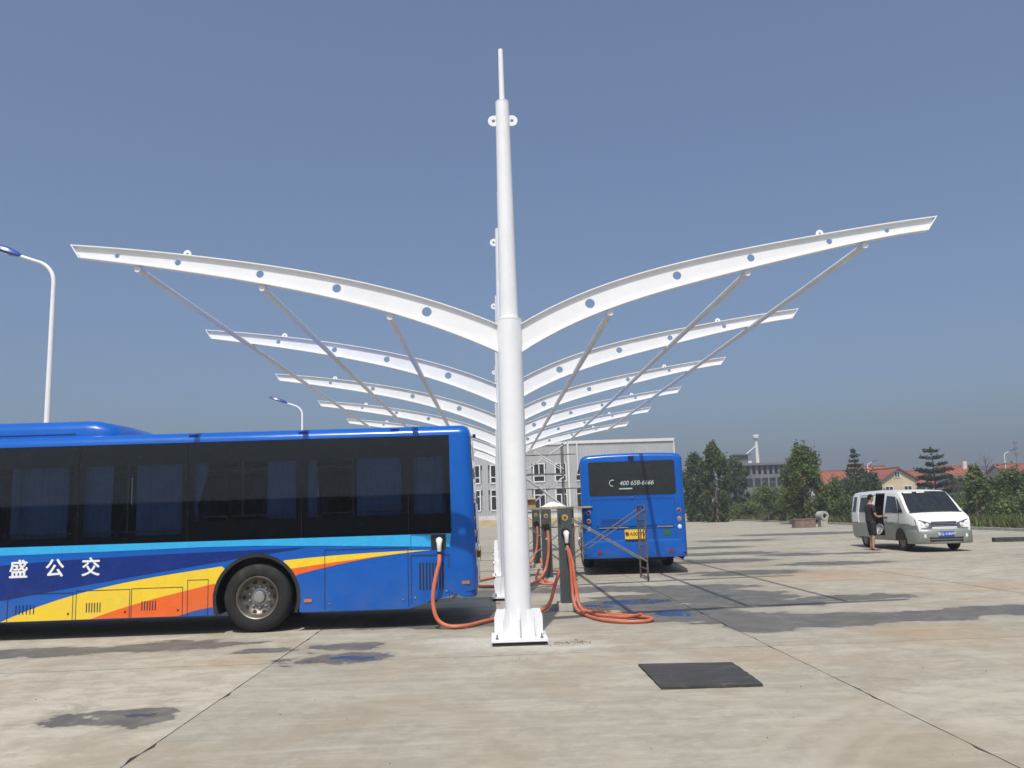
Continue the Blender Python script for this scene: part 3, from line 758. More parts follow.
    # rear face (x = 0)
    def rx(z): return -.05*max(0,z-1.3)/1.6
    def rear_poly(poly, off, th, name, mat, parent=t):
        mm = MB(); mm.prism(poly, lambda u,v,tt: (rx(v)+tt, u, v), off, off+th); return mm.build(name, mat, parent)
    def rbox(u0,u1,v0,v1,c=.05):
        P = []
        for cx2, cy2, a0 in ((u1-c,v1-c,0),(u0+c,v1-c,90),(u0+c,v0+c,180),(u1-c,v0+c,270)):
            for k in range(5): a = R(a0+90*k/4); P.append((cx2+c*math.cos(a), cy2+c*math.sin(a)))
        return P
    rw = rear_poly(rbox(-1.05,1.05,1.90,2.725), .001, .008, 'rear_window', 'window_dark')
    text_mesh('phone_number', '400 658-6666', .148, 'print_dim', rw, lambda u,v,w_: (.0115+rx(2.2)+w_, .11+u, 2.19+v), .002, .001, .18)
    m1 = MB()
    m1.tube([(.012+rx(2.2), -.475+.075*math.cos(a), 2.20+.075*math.sin(a)) for a in [R(60+k*20) for k in range(12)]], .011, 6); m1.build('handset_logo','print_dim',rw,True)
    rear_poly([(-.32,2.045),(.0,2.045),(.0,2.075),(-.32,2.075)], .0095, .002, 'small_sticker', 'print_dim', rw)
    rear_poly(rbox(-.45,.45,2.42,2.64,.02), .0095, .002, 'route_display', 'frit', rw)
    m1 = MB(); m1.box(-.03,.02,-.07,.07,2.80,2.85); m1.build('brake_lamp','black_plastic',t)
    # engine hatch seams
    m1 = MB()
    for v in (1.80,1.09): m1.prism([(-1.0,v-.006),(1.0,v-.006),(1.0,v+.006),(-1.0,v+.006)], lambda u,vv,tt: (rx(vv)+tt,u,vv), .001,.003)
    for u in (-1.0,1.0): m1.prism([(u-.006,.84),(u+.006,.84),(u+.006,1.80),(u-.006,1.80)], lambda uu,vv,tt: (rx(vv)+tt,uu,vv), .0011,.0031)
    m1.build('hatch_seam','seam',t)
    hp = MB(); hp.prism(rbox(-.92,.92,1.16,1.74,.08), lambda u,v,tt: (rx(v)+tt,u,v), .001,.022); hp.build('engine_hatch','bus_blue',t,True)
    hg = MB()
    for k in range(5):
        for q in range(10): hg.box(.0215,.0235,-.78+q*.052,-.742+q*.052,1.20+k*.028,1.214+k*.028)
    hg.build('hatch_grille','seam',t)
    m1 = MB(); m1.box(.022,.026,-.85,-.15,1.115,1.14); m1.build('trim_strip','hub_alloy',t)
    m1 = MB(); m1.box(.003,.008,.55,.92,1.115,1.145); m1.build('trim_strip','hub_alloy',t)
    # bumper wraps the corner
    bp = MB(); pr = [(.40,.0),(.43,.035),(.55,.05),(.76,.05),(.80,.03),(.82,0)]; ring = [(-.42,-1.256),(-.17,-1.256),(-.09,-1.225),(-.03,-1.17),(.0,-1.07),(.0,1.07),(-.03,1.17),(-.09,1.225),(-.17,1.256),(-.42,1.256)]
    vs = []; fs = []
    for (x,y) in ring:
        nx = Vector((1,0)) if abs(y) < 1.1 else (Vector((0,math.copysign(1,y))) if x < -.1 else Vector((1,math.copysign(1,y))).normalized())
        for z, d in pr:
            d2 = d*.3 if x > -.1 else d*.02
            vs.append((x+nx.x*d2, y+nx.y*d2*.35, z+(.10 if x < -.3 else 0)*(1 if z < .5 else 0)))
    n = len(pr)
    for i in range(len(ring)-1):
        for j in range(n-1): fs.append((i*n+j,i*n+j+1,(i+1)*n+j+1,(i+1)*n+j))
    bp.add(vs, fs); bum = bp.build('bumper','bus_blue',t,True,angle=50)
    m1 = MB(); m1.box(-.45,-.05,-1.0,1.0,.42,.50); m1.build('valance','black_plastic',t)
    for u in (-.86,.86):
        m1 = MB(); m1.prism([(u-.07,.50),(u+.07,.50),(u,.61)], YZ, .012,.022); m1.build('reflector','lens_red',t)
    pl = MB(); pl.prism(rbox(-.24,.24,.845,1.075,.015), YZ, .051,.056); pl.box(.0,.051,-.1,.1,.9,1.0); plate = pl.build('number_plate','plate_yellow',t)
    text_mesh('plate_digits', '\u9c81A00716', .115, 'seam', plate, lambda u,v,w_: (.0575+w_, u, .96+v), .001, .0008)
    m1 = MB(); m1.prism(rbox(.68,.88,.92,1.04,.02), YZ, .001,.006); m1.build('green_sticker','sticker_green',t)
    for u in (-1.09,1.09):
        for z, mt in ((1.50,'lens_red'),(1.30,'lens_orange'),(1.11,'lens_clear')):
            m1 = MB(); m1.lathe([(.046,-.03),(.046,.008),(.038,.02),(.015,.025)], (rx(z)-.005,u,z), (1,0,0), 20); lp = m1.build('tail_lamp', mt, t, True)
            m1 = MB(); m1.lathe([(.058,-.03),(.058,.004),(.047,.008)], (rx(z)-.004,u,z), (1,0,0), 20); m1.build('lamp_ring', 'chrome', lp, True)
    m1 = MB(); m1.tube([(.01,-.02,1.86),(.03,-.02,1.855)], .02, 10); m1.build('hatch_lock','chrome',t,True)
    # front face (only other viewpoints see it)
    m1 = MB(); m1.prism(rbox(-1.05,1.05,1.15,2.62,.1), YZ, -LEN-.008, -LEN-.001); m1.build('windscreen','window_dark',t)
    for u in (-.85,.85):
        m1 = MB(); m1.lathe([(.1,-.01),(.1,.01),(.06,.03)], (-LEN,u,.75), (-1,0,0), 20); m1.build('headlight','lens_clear',t,True)
    return t
def thing_part(name, parent):
    o = bpy.data.objects.new(name, None); o.empty_display_size = .1; C.objects.link(o); o.parent = parent; return o
bus = make_bus('blue bus in side view with yellow and orange stripes, parked left of the nearest column')
tag(bus, None, None, 'blue electric buses on charge'); bus.location = (-.55, 13.90, 0)
bus2 = copy_tree(bus); bus2.location = (3.12, 21.0, 0); bus2.rotation_euler = (0,0,-math.pi/2-R(5.0))
tag(bus2, 'blue bus seen from behind with yellow number plate, beyond the low scaffold', 'bus')

# ------------------------------------------------------------------ charging posts and cables
def make_post():
    t = thing('charging_post', '', 'charging post')
    m1 = MB(); m1.box(-.16,.16,-.16,.30,0,.11); m1.build('plinth','plinth',t)
    m1 = MB(); m1.box(-.105,.105,-.06,.20,.11,1.60); m1.build('cabinet','post_side',t)
    m1 = MB(); m1.box(-.112,.112,-.072,-.0605,.105,1.61); fp = m1.build('front_panel','post_grey',t)
    m1 = MB(); m1.box(-.116,.116,-.075,.205,1.6105,1.625); m1.build('top_cap','post_side',t)
    m1 = MB(); m1.lathe([(.052,0),(.052,.006),(.045,.008)], (0,-.072,1.47), (0,-1,0), 24); em = m1.build('round_emblem','gold',fp,True)
    m1 = MB(); m1.box(-.006,.006,-.0835,-.0795,1.445,1.495).box(-.018,.018,-.0834,-.0794,1.455,1.468).box(-.018,.018,-.0834,-.0794,1.475,1.488); m1.build('emblem_mark','black_plastic',em)
    m1 = MB(); m1.lathe([(.070,0),(.070,.05),(.058,.055)], (0,-.072,1.24), (0,-1,-.25), 20); m1.build('gun_holder','black_plastic',t,True)
    m1 = MB(); m1.box(-.02,.02,-.080,-.0725,.95,.985); m1.build('status_lamp','lens_clear',t)
    return t
def make_gun(loc, label, rot=0.0):
    """white charging connector pushed in along +y, handle hanging down"""
    t = thing('charging_gun', label, 'charging connector', loc, rot, 'white charging connectors')
    m1 = MB(); m1.lathe([(.042,.02),(.046,-.05),(.05,-.09),(.038,-.12)], (0,0,0), (0,1,0), 20); m1.build('head','gun_white',t,True)
    m1 = MB(); m1.tube([(0,-.085,.015),(0,-.115,-.03),(0,-.115,-.09),(0,-.10,-.15)], [.036,.038,.032,.028], 14); m1.build('handle','gun_white',t,True)
    m1 = MB(); m1.tube([(0,-.10,-.15),(0,-.095,-.185)], .034, 14); m1.build('gland','black_plastic',t,True)
    return t
def spline(pts, n=8):
    P = [Vector(p) for p in pts]; P = [P[0]*2-P[1]] + P + [P[-1]*2-P[-2]]; out = []
    for i in range(1, len(P)-2):
        for k in range(n):
            t_ = k/n; a,b,c,d = P[i-1],P[i],P[i+1],P[i+2]
            out.append(.5*((2*b)+(c-a)*t_+(2*a-5*b+4*c-d)*t_**2+(3*b-a-3*c+d)*t_**3))
    return out+[P[-2]]
def cable(pts, r, label, cat='cable', n=10):
    path = spline(pts); 
    m1 = MB(); m1.tube([(p.x,p.y,max(p.z,r+.003)) for p in path], r, n); o = m1.build('charging_cable','cable_orange',None,True)
    return tag(o, label, cat, 'orange charging cables')
post = make_post()
PY = [14.2, 19.6, 24.9]
pl_ = ['nearest dark grey charging post with gold emblem and white connector', 'middle dark grey charging post with gold emblem, second from the front', 'farthest dark grey charging post, partly hidden by the middle one']
for k, y in enumerate(PY):
    q = post if k == 0 else copy_tree(post); q.location = ((.885,.90,.93)[k], y, 0); tag(q, pl_[k], 'charging post', 'dark grey charging posts')
make_gun((.885,14.2-.135,1.22), 'white connector hung on the front of the nearest charging post')
make_gun((-1.065,12.64,1.215), 'white connector plugged into the side of the left bus')
cable([(-1.065,12.545,1.03),(-1.07,12.50,.90),(-1.13,12.46,.66),(-1.16,12.42,.38),(-1.10,12.38,.14),(-.93,12.36,.04),(-.68,12.42,.036),(-.45,12.80,.036),(-.15,13.25,.036),(.20,13.75,.036),(.47,13.98,.04),(.60,14.10,.16),(.68,14.20,.38),(.78,14.25,.62)], .029, 'thick orange cable from the left bus to the nearest charging post')
cable([(.885,13.965,1.035),(.90,13.93,.95),(.93,13.93,.7),(.94,13.90,.4),(.95,13.80,.16),(1.01,13.50,.04),(1.20,12.65,.031),(1.50,12.28,.031),(1.80,12.26,.031),(1.93,12.48,.031),(1.80,12.80,.031),(1.45,13.18,.031),(1.18,13.55,.031),(1.06,13.85,.06),(1.03,14.02,.22),(1.025,14.15,.45)], .025, 'orange cable looped on the ground at the nearest charging post')
cable([(.91,13.94,.98),(.965,13.90,.72),(.985,13.86,.42),(1.02,13.74,.14),(1.10,13.45,.032),(1.35,13.02,.032),(1.62,12.78,.032),(1.80,12.55,.031+.06)], .023, 'second orange cable lying inside the ground loop by the nearest post')
cable([(.92,19.42,1.15),(.93,19.38,.9),(.90,19.36,.55),(.80,19.3,.25),(.55,18.9,.06),(.15,18.6,.032),(-.3,18.7,.032),(-.9,18.9,.032),(-1.6,18.9,.032)], .030, 'orange cable running left along the ground from the middle charging post')
cable([(.95,24.75,1.15),(.95,24.7,.9),(.90,24.65,.5),(.7,24.5,.15),(.3,23.8,.032),(-.2,21.6,.032),(-.8,20.2,.032),(-1.8,19.6,.032)], .030, 'orange cable running left along the ground from the farthest charging post')
cable([(.70,19.35,.32),(.62,19.25,.12),(.75,18.95,.032),(.95,18.9,.032),(.85,19.2,.06),(.72,19.36,.15)], .026, 'small orange cable coil at the foot of the middle charging post')
cable([(1.80,22.4,1.15),(1.72,22.3,.8),(1.70,22.2,.35),(1.62,22.0,.04),(1.40,22.6,.032),(1.15,23.6,.032),(1.05,24.6,.06),(1.03,24.9,.3)], .028, 'orange cable hanging beside the left flank of the rear-view bus')

# ------------------------------------------------------------------ scaffolds
def bar(mb, a, b, r=.02, n=8): mb.tube([a,b], r, n)
def scaffold_frame(x, y0, y1, z0, z1, t, mat='rust_steel'):
    m1 = MB()
    bar(m1,(x,y0,z0),(x,y0,z1)); bar(m1,(x,y1,z0),(x,y1,z1)); bar(m1,(x,y0,z1-.03),(x,y1,z1-.03)); bar(m1,(x,y0,z1-.35),(x,y1,z1-.35),.014); bar(m1,(x,y0,z0+.25),(x,y1,z0+.25),.014)
    for k in range(4): bar(m1,(x,y0+(y1-y0)*.3,z1-.35-.28*k),(x,y0+(y1-y0)*.7,z1-.35-.28*k),.012)
    bar(m1,(x,y0+(y1-y0)*.3,z1-.03),(x,y0+(y1-y0)*.3,z1-1.25),.014); bar(m1,(x,y0+(y1-y0)*.7,z1-.03),(x,y0+(y1-y0)*.7,z1-1.25),.014)
    return m1.build('end_frame', mat, t, True)
t = thing('scaffold', 'low steel scaffold with crossed braces right behind the rear-view bus', 'scaffold', (0,0,0))
scaffold_frame(3.06,19.10,20.05,.0,1.66,t); scaffold_frame(1.42,19.10,20.05,.0,1.66,t)
for y in (19.08,20.07):
    m1 = MB(); bar(m1,(1.42,y,1.42),(3.06,y,.42),.014); m1.build('cross_brace','galv',t,True)
    m1 = MB(); bar(m1,(1.42,y-.03,.52),(3.06,y-.03,1.56),.013); m1.build('cross_brace','rust_steel',t,True)
t2 = thing('scaffold', 'tall scaffold tower with white crossed braces beyond the charging posts', 'scaffold', (0,0,0))
tx0, tx1, ty0, ty1 = 1.05, 2.55, 34.2, 35.2
for z0, ht in ((0,1.5),(1.5,1.5),(3.0,1.25)):
    for x in (tx0,tx1): scaffold_frame(x,ty0,ty1,z0+(.0 if z0 == 0 else .004),z0+ht,t2,'galv')
    for y in (ty0-.02,ty1+.02):
        m1 = MB(); bar(m1,(tx0,y,z0+.2),(tx1,y,z0+ht-.1),.017); m1.build('cross_brace','trim_white',t2,True)
        m1 = MB(); bar(m1,(tx0,y-.035,z0+ht-.1),(tx1,y-.035,z0+.2),.017); m1.build('cross_brace','trim_white',t2,True)
    if z0 < 2: m1 = MB(); m1.box(tx0-.1,tx1+.1,ty0+.12,ty1-.12,z0+1.502,z0+1.55); m1.build('deck','galv',t2)
    m1 = MB(); bar(m1,(tx0-.3,ty0-.05,z0+ht*.62),(tx1+.5,ty0-.05,z0+ht*.62),.022); m1.build('ledger','rust_steel',t2,True)
# third low bay with planks just beyond the middle post
t3 = thing('scaffold', 'low scaffold bay behind the charging posts carrying planks and a carton', 'scaffold', (0,0,0))
scaffold_frame(.42,20.75,21.65,.0,1.62,t3); scaffold_frame(1.62,20.75,21.65,.0,1.62,t3)
m1 = MB(); bar(m1,(.42,20.72,1.3),(1.62,20.72,.4),.016); m1.build('cross_brace','galv',t3,True)
m1 = MB(); bar(m1,(.42,20.68,.4),(1.62,20.68,1.3),.016); m1.build('cross_brace','galv',t3,True)
for k, (dx, yy) in enumerate(((0,20.80),(.08,21.05),(-.05,21.30))):
    m1 = MB(); m1.obox((1.10+dx,yy+.11,1.645+.0), (1.9,.22,.045), Matrix.Rotation(R((-.6,.5,.2)[k]),3,'Z') )
    tag(m1.build('plank','plank'), ('front','middle','rear')[k]+' weathered plank lying across the scaffold behind the posts', 'plank', 'planks on the scaffold')
m1 = MB(); m1.box(.30,.74,20.82,21.12,1.675,1.86); cb_ = m1.build('body','cardboard'); bx = thing('carton','open brown carton on the planks behind the middle post','carton'); cb_.parent = bx
for sgn in (0,1):
    m1 = MB(); m1.obox((.52,20.79 if sgn == 0 else 21.15,1.885),(.44,.10,.006),Matrix.Rotation(R(25 if sgn == 0 else -25),3,'X')); m1.build('flap','cardboard',bx)
# crumpled cloth
rc = random.Random(3); m1 = MB(); vs = []; fs = []; n = 14
for i in range(n+1):
    for j in range(n+1):
        u, v = i/n*2-1, j/n*2-1; h = .12*max(0,1-(u*u+v*v)**.7)
        vs.append((1.18+u*.30, 21.0+v*.2, 1.672+h+rc.uniform(0,.018)))
for i in range(n):
    for j in range(n): a = i*(n+1)+j; fs.append((a,a+1,a+n+2,a+n+1))
m1.add(vs, fs); tag(m1.build('cloth_sheet','cloth_white',None,True,angle=60), 'crumpled off-white cloth heaped on the planks behind the nearest post', 'cloth')

# ------------------------------------------------------------------ black mat
m1 = MB(); rc = random.Random(8); pts = []
cor = [(1.17,7.86),(2.07,7.83),(2.10,8.94),(1.16,9.04)]
for a, b in zip(cor, cor[1:]+cor[:1]):
    for k in range(12):
        f = k/12; pts.append((a[0]+(b[0]-a[0])*f+rc.uniform(-.005,.005)*(1.6 if a[0] > 2.0 and b[0] > 2.0 else 1), a[1]+(b[1]-a[1])*f+rc.uniform(-.006,.006)))
m1.prism(pts, XY, .0035, .024)
tag(m1.build('rubber_mat','mat_black'), 'black rectangular mat with a ragged edge lying on the concrete in front', 'mat')
# small debris near the column foot
m1 = MB(); rc = random.Random(2)
for k in range(60):
    a, b = rc.gauss(.62,.16), rc.gauss(10.75,.09); s = rc.uniform(.004,.010)
    m1.obox((a,b,s*.4+.002),(s*2,s,s*.8),Matrix.Rotation(rc.uniform(0,3),3,'Z'))
for k in range(70):
    a, b = rc.gauss(1.25,.13), rc.gauss(14.0,.25); s = rc.uniform(.01,.03)
    m1.obox((a,b,s*.4+.002),(s*2.4,s,s*.8),Matrix.Rotation(rc.uniform(0,3),3,'Z'))
for k in range(150):
    a, b = rc.uniform(-7,9), rc.uniform(5.2,16); s = rc.uniform(.002,.006)
    m1.obox((a,b,s*.4+.002),(s*2,s,s*.8),Matrix.Rotation(rc.uniform(0,3),3,'Z'))
o = m1.build('debris','brown_block'); tag(o,'small crumbs of dirt and gravel scattered on the concrete','debris',kind='stuff')

# ------------------------------------------------------------------ van
def make_van():
    t = thing('van', 'white minivan with grey-green lower body and its side door open', 'van')
    #        x    zbot  top   hw    roofin
    ST = [(0.0,.42,1.70,.78,.10),(.04,.36,1.84,.81,.11),(.14,.33,1.91,.835,.12),(.40,.32,1.945,.84,.12),(.95,.32,1.965,.845,.12),(1.55,.32,1.975,.845,.12),(2.02,.32,1.97,.845,.12),(2.72,.32,1.955,.845,.12),(3.10,.32,1.94,.845,.12),
          (3.45,.32,1.915,.845,.115),(3.74,.32,1.86,.845,.115),(3.90,.32,1.71,.845,.11),(4.10,.32,1.47,.845,.09),(4.28,.32,1.27,.845,.075),(4.40,.31,1.15,.84,.06),(4.60,.29,1.07,.825,.05),(4.76,.28,1.0,.80,.04),(4.84,.27,.90,.77,.03),(4.87,.28,.70,.74,.02)]
    BELT = 1.14; low = lambda z: z if z <= 1.14 else 1.14+(z-1.14)*.865
    ST = [(a,b,low(c),d,e) for a,b,c,d,e in ST]
    def sec(s):
        x, zb, T, hw, ri = s; belt = min(BELT, T-.03); P = [(hw-.03,zb),(hw,zb+.12 if zb+.12 < T-.1 else zb+.02)]
        mid = .83 if T > 1.08 else min(.78, T-.10)
        P.append((hw,max(mid,P[1][1]+.01))); P.append((hw-.005,belt))
        k = max(0, min(1, (T-BELT)/.8)); wt = hw-.005-ri*k-.012
        P.append((wt, belt+(T-belt)*.88)); P.append((wt-.055, T-.012)); P.append((wt*.5, T+.008)); P.append((0, T+.012)); return P
    vs = []; fs = []; mi = []; n = 8
    for s in ST:
        for sg in (-1,1):
            for y, z in sec(s): vs.append((s[0], sg*y, z))
    def I(i, sg, j): return i*2*n+sg*n+j
    mb = MB(); mb.v = vs
    WXV = (1.05, 3.85)
    for i in range(len(ST)-1):
        for sg in (0,1):
            for j in range(n-1):
                xm = (ST[i][0]+ST[i+1][0])/2
                if sg == 0 and 2.02 < xm < 2.72 and j in (1,2,3): continue      # open door
                if j == 0 and any(abs(xm-w_) < .34 for w_ in WXV): pass
                mb.f.append((I(i,sg,j),I(i+1,sg,j),I(i+1,sg,j+1),I(i,sg,j+1)))
                mb.mi.append(1 if j <= 1 else 0)
    for k, i in ((0,0),(1,len(ST)-1)):
        for j in range(n-1): mb.f.append((I(i,0,j),I(i,1,j),I(i,1,j+1),I(i,0,j+1))); mb.mi.append(1 if j <= 1 else 0)
    mb.build('body',['van_white','van_green'],t,True,angle=40)
    m1 = MB(); m1.box(.2,4.6,-.78,.78,.30,.36); m1.build('floor','interior_dark',t)
    m1 = MB(); m1.box(.15,3.5,.74,.76,.4,1.8); m1.box(1.2,1.22,-.7,.7,.4,1.75); m1.build('interior_lining','interior_dark',t)
    for x in (1.5,2.62,):
        m1 = MB(); m1.box(x,x+.45,-.55,.6,.55,.70); m1.prism([(x-.02,.68),(x+.10,.68),(x-.02,1.35),(x-.12,1.33)],XZ,-.55,.6); m1.build('seat','interior_grey',t)
    # windscreen: follow stations 9..13 on the upper part
    def strip(idx, j0, j1, name, mat, off=.006, inset=.04):
        vv = []; ff = []
        for i in idx:
            S = sec(ST[i]); pts = [( -y, z) for y, z in S[j0:j1+1]]; pts = pts + [(-a, b) for a, b in reversed(pts[:-1])] if j1 == n-1 else pts
            for a, b in pts:
                k = 1-inset*(abs(a) > .5); vv.append((ST[i][0]+off*.7, a*k, b+off))
        c_ = len(vv)//len(idx)
        for i in range(len(idx)-1):
            for j in range(c_-1): ff.append((i*c_+j,i*c_+j+1,(i+1)*c_+j+1,(i+1)*c_+j))
        q = MB(); q.add(vv, ff); return q.build(name, mat, t, True, angle=60)
    ws = strip([10,11,12,13,14], 5, 7, 'windscreen', 'window_dark', .008, .03)
    m1 = MB(); m1.tube([(4.36,-.35,1.205),(4.15,.15,1.385)],.012,6); m1.tube([(4.36,.3,1.205),(4.12,.6,1.385)],.012,6); m1.build('wiper','black_plastic',ws,True)
    m1 = MB(); m1.prism([(-.62,0),(-.36,0),(-.36,.05),(-.62,.05)], lambda u,v,tt: (3.80-v*.55+tt, u, 1.736+v*.6+tt), 0,.003); m1.prism([(-.22,0),(.02,0),(.02,.05),(-.22,.05)], lambda u,v,tt: (3.80-v*.55+tt, u, 1.740+v*.6+tt), 0,.003); m1.build('windscreen_sticker','trim_white',ws)
    # side windows
    def side(poly, name, mat, off=.004, th=.004, s=-1, parent=t):
        def fn(u,v,tt):
            i = max(k for k in range(len(ST)) if ST[k][0] <= u); i = min(i, len(ST)-2)
            f = (u-ST[i][0])/(ST[i+1][0]-ST[i][0])
            def yy(st):
                S = sec(st); zs = [z for _,z in S[1:5]]; ys = [y for y,_ in S[1:5]]; return float(np.interp(v, zs, ys))
            return (u, s*(yy(ST[i])*(1-f)+yy(ST[i+1])*f+tt), v)
        q = MB(); q.prism([(a, low(b)) for a, b in poly], fn, off, off+th); return q.build(name, mat, parent)
    for s in (-1,1):
        side([(2.86,1.16),(3.74,1.16),(3.76,1.22),(3.52,1.72),(2.90,1.76)], 'door_window','window_dark',s=s)
        side([(3.82,1.16),(4.12,1.16),(3.66,1.66),(3.60,1.66)], 'quarter_window','window_dark',s=s)
        side([(.20,1.18),(.50,1.18),(.50,1.76),(.26,1.76)], 'rear_window','window_dark',s=s)
    side([(.60,1.18),(1.25,1.18),(1.25,1.76),(.60,1.76)],'side_window','window_dark',s=1); side([(1.35,1.18),(2.6,1.18),(2.6,1.76),(1.35,1.76)],'side_window','window_dark',s=1)
    # slid back door
    dp = [(.86,.37),(1.98,.37),(2.0,.8),(2.0,1.14),(1.96,1.80),(.92,1.80),(.86,1.14)]
    dr = side(dp,'sliding_door','van_white',.045,.03)
    side([(.868,.375),(1.978,.375),(1.995,.83),(.862,.83)],'door_lower','van_green',.0765,.003,parent=dr)
    side([(.98,1.18),(1.88,1.18),(1.86,1.73),(1.02,1.73)],'door_window','window_dark',.077,.004,parent=dr)
    side([(2.76,.37),(3.44,.37),(3.44,.371),(2.76,.371)],'door_seam','seam',.002,.002)
    for xx in (2.74,3.80):
        side([(xx-.007,.40 if xx < 3 else .85),(xx+.007,.40 if xx < 3 else .85),(xx+.007,1.12),(xx-.007,1.12)],'door_seam','seam',.001,.002)
    side([(2.76,.86),(3.78,.86),(3.78,.868),(2.76,.868)],'door_seam','seam',.001,.002)
    side([(.16,.828),(.84,.828),(.84,.836),(.16,.836)],'body_moulding','black_plastic',.002,.006)
    side([(2.80,.828),(3.46,.828),(3.46,.840),(2.80,.840)],'body_moulding','black_plastic',.004,.006)
    side([(.80,1.80),(2.70,1.80),(2.70,1.815),(.80,1.815)],'door_rail','seam',.002,.004)
    m1 = MB(); m1.tube([(4.415,-.78,1.148),(4.425,0,1.172),(4.415,.78,1.148)],.016,6); m1.build('cowl_strip','black_plastic',t,True)
    hd = MB(); hd.box(2.84,3.0,-.878,-.84,.98,1.02); hd.build('door_handle','black_plastic',t)
    for s in (-1,1):
        m1 = MB(); m1.obox((3.86,s*.96,1.22),(.06,.11,.15),Matrix.Rotation(R(s*12),3,'Z')); m1.tube([(3.86,s*.84,1.15),(3.86,s*.92,1.18)],.02,8); m1.build('mirror','black_plastic',t)
    # face
    def zx(z):     # nose x at height z
        return float(np.interp(z,[.28,.70,.90,1.0,1.07],[4.872,4.87,4.84,4.76,4.60]))
    for s in (-1,1):
        m1 = MB(); pts = [(.36,.70),(.66,.68),(.79,.74),(.80,.95),(.66,.93),(.38,.84)]
        m1.prism([(s*a,b) for a,b in pts], lambda u,v,tt: (min(zx(v),float(np.interp(abs(u),[.70,.77,.80,.825],[4.87,4.83,4.76,4.60])))+tt,u,v), -.05,.02); hl = m1.build('headlight','headlamp',t)
        for u_, r_ in ((.50,.055),(.66,.05)):
            m1 = MB(); m1.lathe([(r_,0),(r_,.016),(r_*.6,.022)], (zx(.80)+.012-(.03 if u_ > .6 else 0),s*u_,.79+(.02 if u_ > .6 else 0)),(1,0,0),16); m1.build('bulb_ring','lens_clear',hl,True)
        m1 = MB(); m1.lathe([(.06,0),(.055,.02)],(4.90,s*.58,.47),(1,0,0),16); m1.build('fog_lamp','lens_clear',t,True)
    for k in range(3):
        z = .755+k*.045; m1 = MB(); m1.prism([(-.36,z),(.36,z),(.36,z+.012),(-.36,z+.012)], lambda u,v,tt: (zx(v)+tt,u,v), .004,.018); m1.build('grille_bar','chrome',t)
    m1 = MB(); m1.prism([(-.37,.73),(.37,.73),(.37,.88),(-.37,.88)], lambda u,v,tt: (zx(v)+tt,u,v), -.01,.003); m1.build('grille','black_plastic',t)
    b = MB(); vs=[]; fs=[]; ring = [(4.30,-.86),(4.58,-.86),(4.80,-.82),(4.91,-.66),(4.95,-.3),(4.95,.3),(4.91,.66),(4.80,.82),(4.58,.86),(4.30,.86)]; pr = [(.24,-.06),(.27,0),(.52,.0),(.62,-.02),(.66,-.08)]
    for x,y in ring:
        for z,d in pr: k = 1+d*.5; vs.append((4.2+(x-4.2)*(1+d*.9), y*(1+d*.1), z))
    nn = len(pr)
    for i in range(len(ring)-1):
        for j in range(nn-1): fs.append((i*nn+j,i*nn+j+1,(i+1)*nn+j+1,(i+1)*nn+j))
    b.add(vs,fs); b.build('bumper','van_green',t,True,angle=50)
    m1 = MB(); m1.box(4.93,4.956,-.48,.48,.31,.43); m1.build('air_intake','black_plastic',t)
    m1 = MB(); m1.box(4.93,4.96,-.48,.48,.36,.375); m1.build('intake_bar','van_green',t)
    m1 = MB(); m1.box(4.93,4.968,-.22,.22,.45,.59); pl2 = m1.build('number_plate','plate_blue',t)
    text_mesh('plate_digits','\u9c81Q 518W7',.10,'print_white',pl2,lambda u,v,w_: (4.9695+w_,u,.52+v),.001,.0008)
    for x in WXV:
        for s in (-1,1):
            wt = thing_part('wheel', t); o = (x, s*.80, .31)
            m1 = MB(); m1.lathe([(.19,-.18),(.19,0),(.22,.012),(.28,.008),(.305,-.03),(.31,-.08),(.305,-.16),(.19,-.19)],o,(0,s,0),32,cap=False); m1.build('tyre','rubber',wt,True,angle=60)
            m1 = MB(); m1.lathe([(.20,0),(.19,.005),(.17,-.03),(.10,-.035),(.06,.0),(.02,.005)],o,(0,s,0),28); m1.build('rim','rim_steel',wt,True)
            m1 = MB(); m1.lathe([(.37,.0),(.37,.042)],(x,s*.805,.33),(0,s,0),32); m1.build('wheel_arch','black_plastic',t) if False else None
            m1 = MB(); arch = [(x+.37*math.cos(a),.33+.37*math.sin(a)) for a in [math.pi*k/16 for k in range(17)]]
            m1.prism(arch, XZ, *( sorted((s*.79, s*.8475)) )); m1.build('wheel_well','black_gap',t)
    return t
van = make_van(); van.location = (13.30, 30.70, 0); van.scale = (1.025,1.03,1.02); van.rotation_euler = (0,0,-math.pi/2-R(1.5))
# pale basin in the doorway
t = thing('basin','pale round plastic basin propped in the open van doorway','basin',(12.36,28.20,.62))
m1 = MB(); m1.lathe([(.08,.0),(.13,.02),(.16,.08),(.175,.09),(.165,.075),(.125,.03),(.02,.025)],(0,0,0),(-1,-.45,.35),24,cap=False); m1.build('bowl','interior_pale',t,True,angle=60)
m1 = MB(); m1.lathe([(.172,.088),(.182,.093),(.172,.10)],(0,0,0),(-1,-.45,.35),24,cap=False); m1.build('rim','interior_pale',t,True)

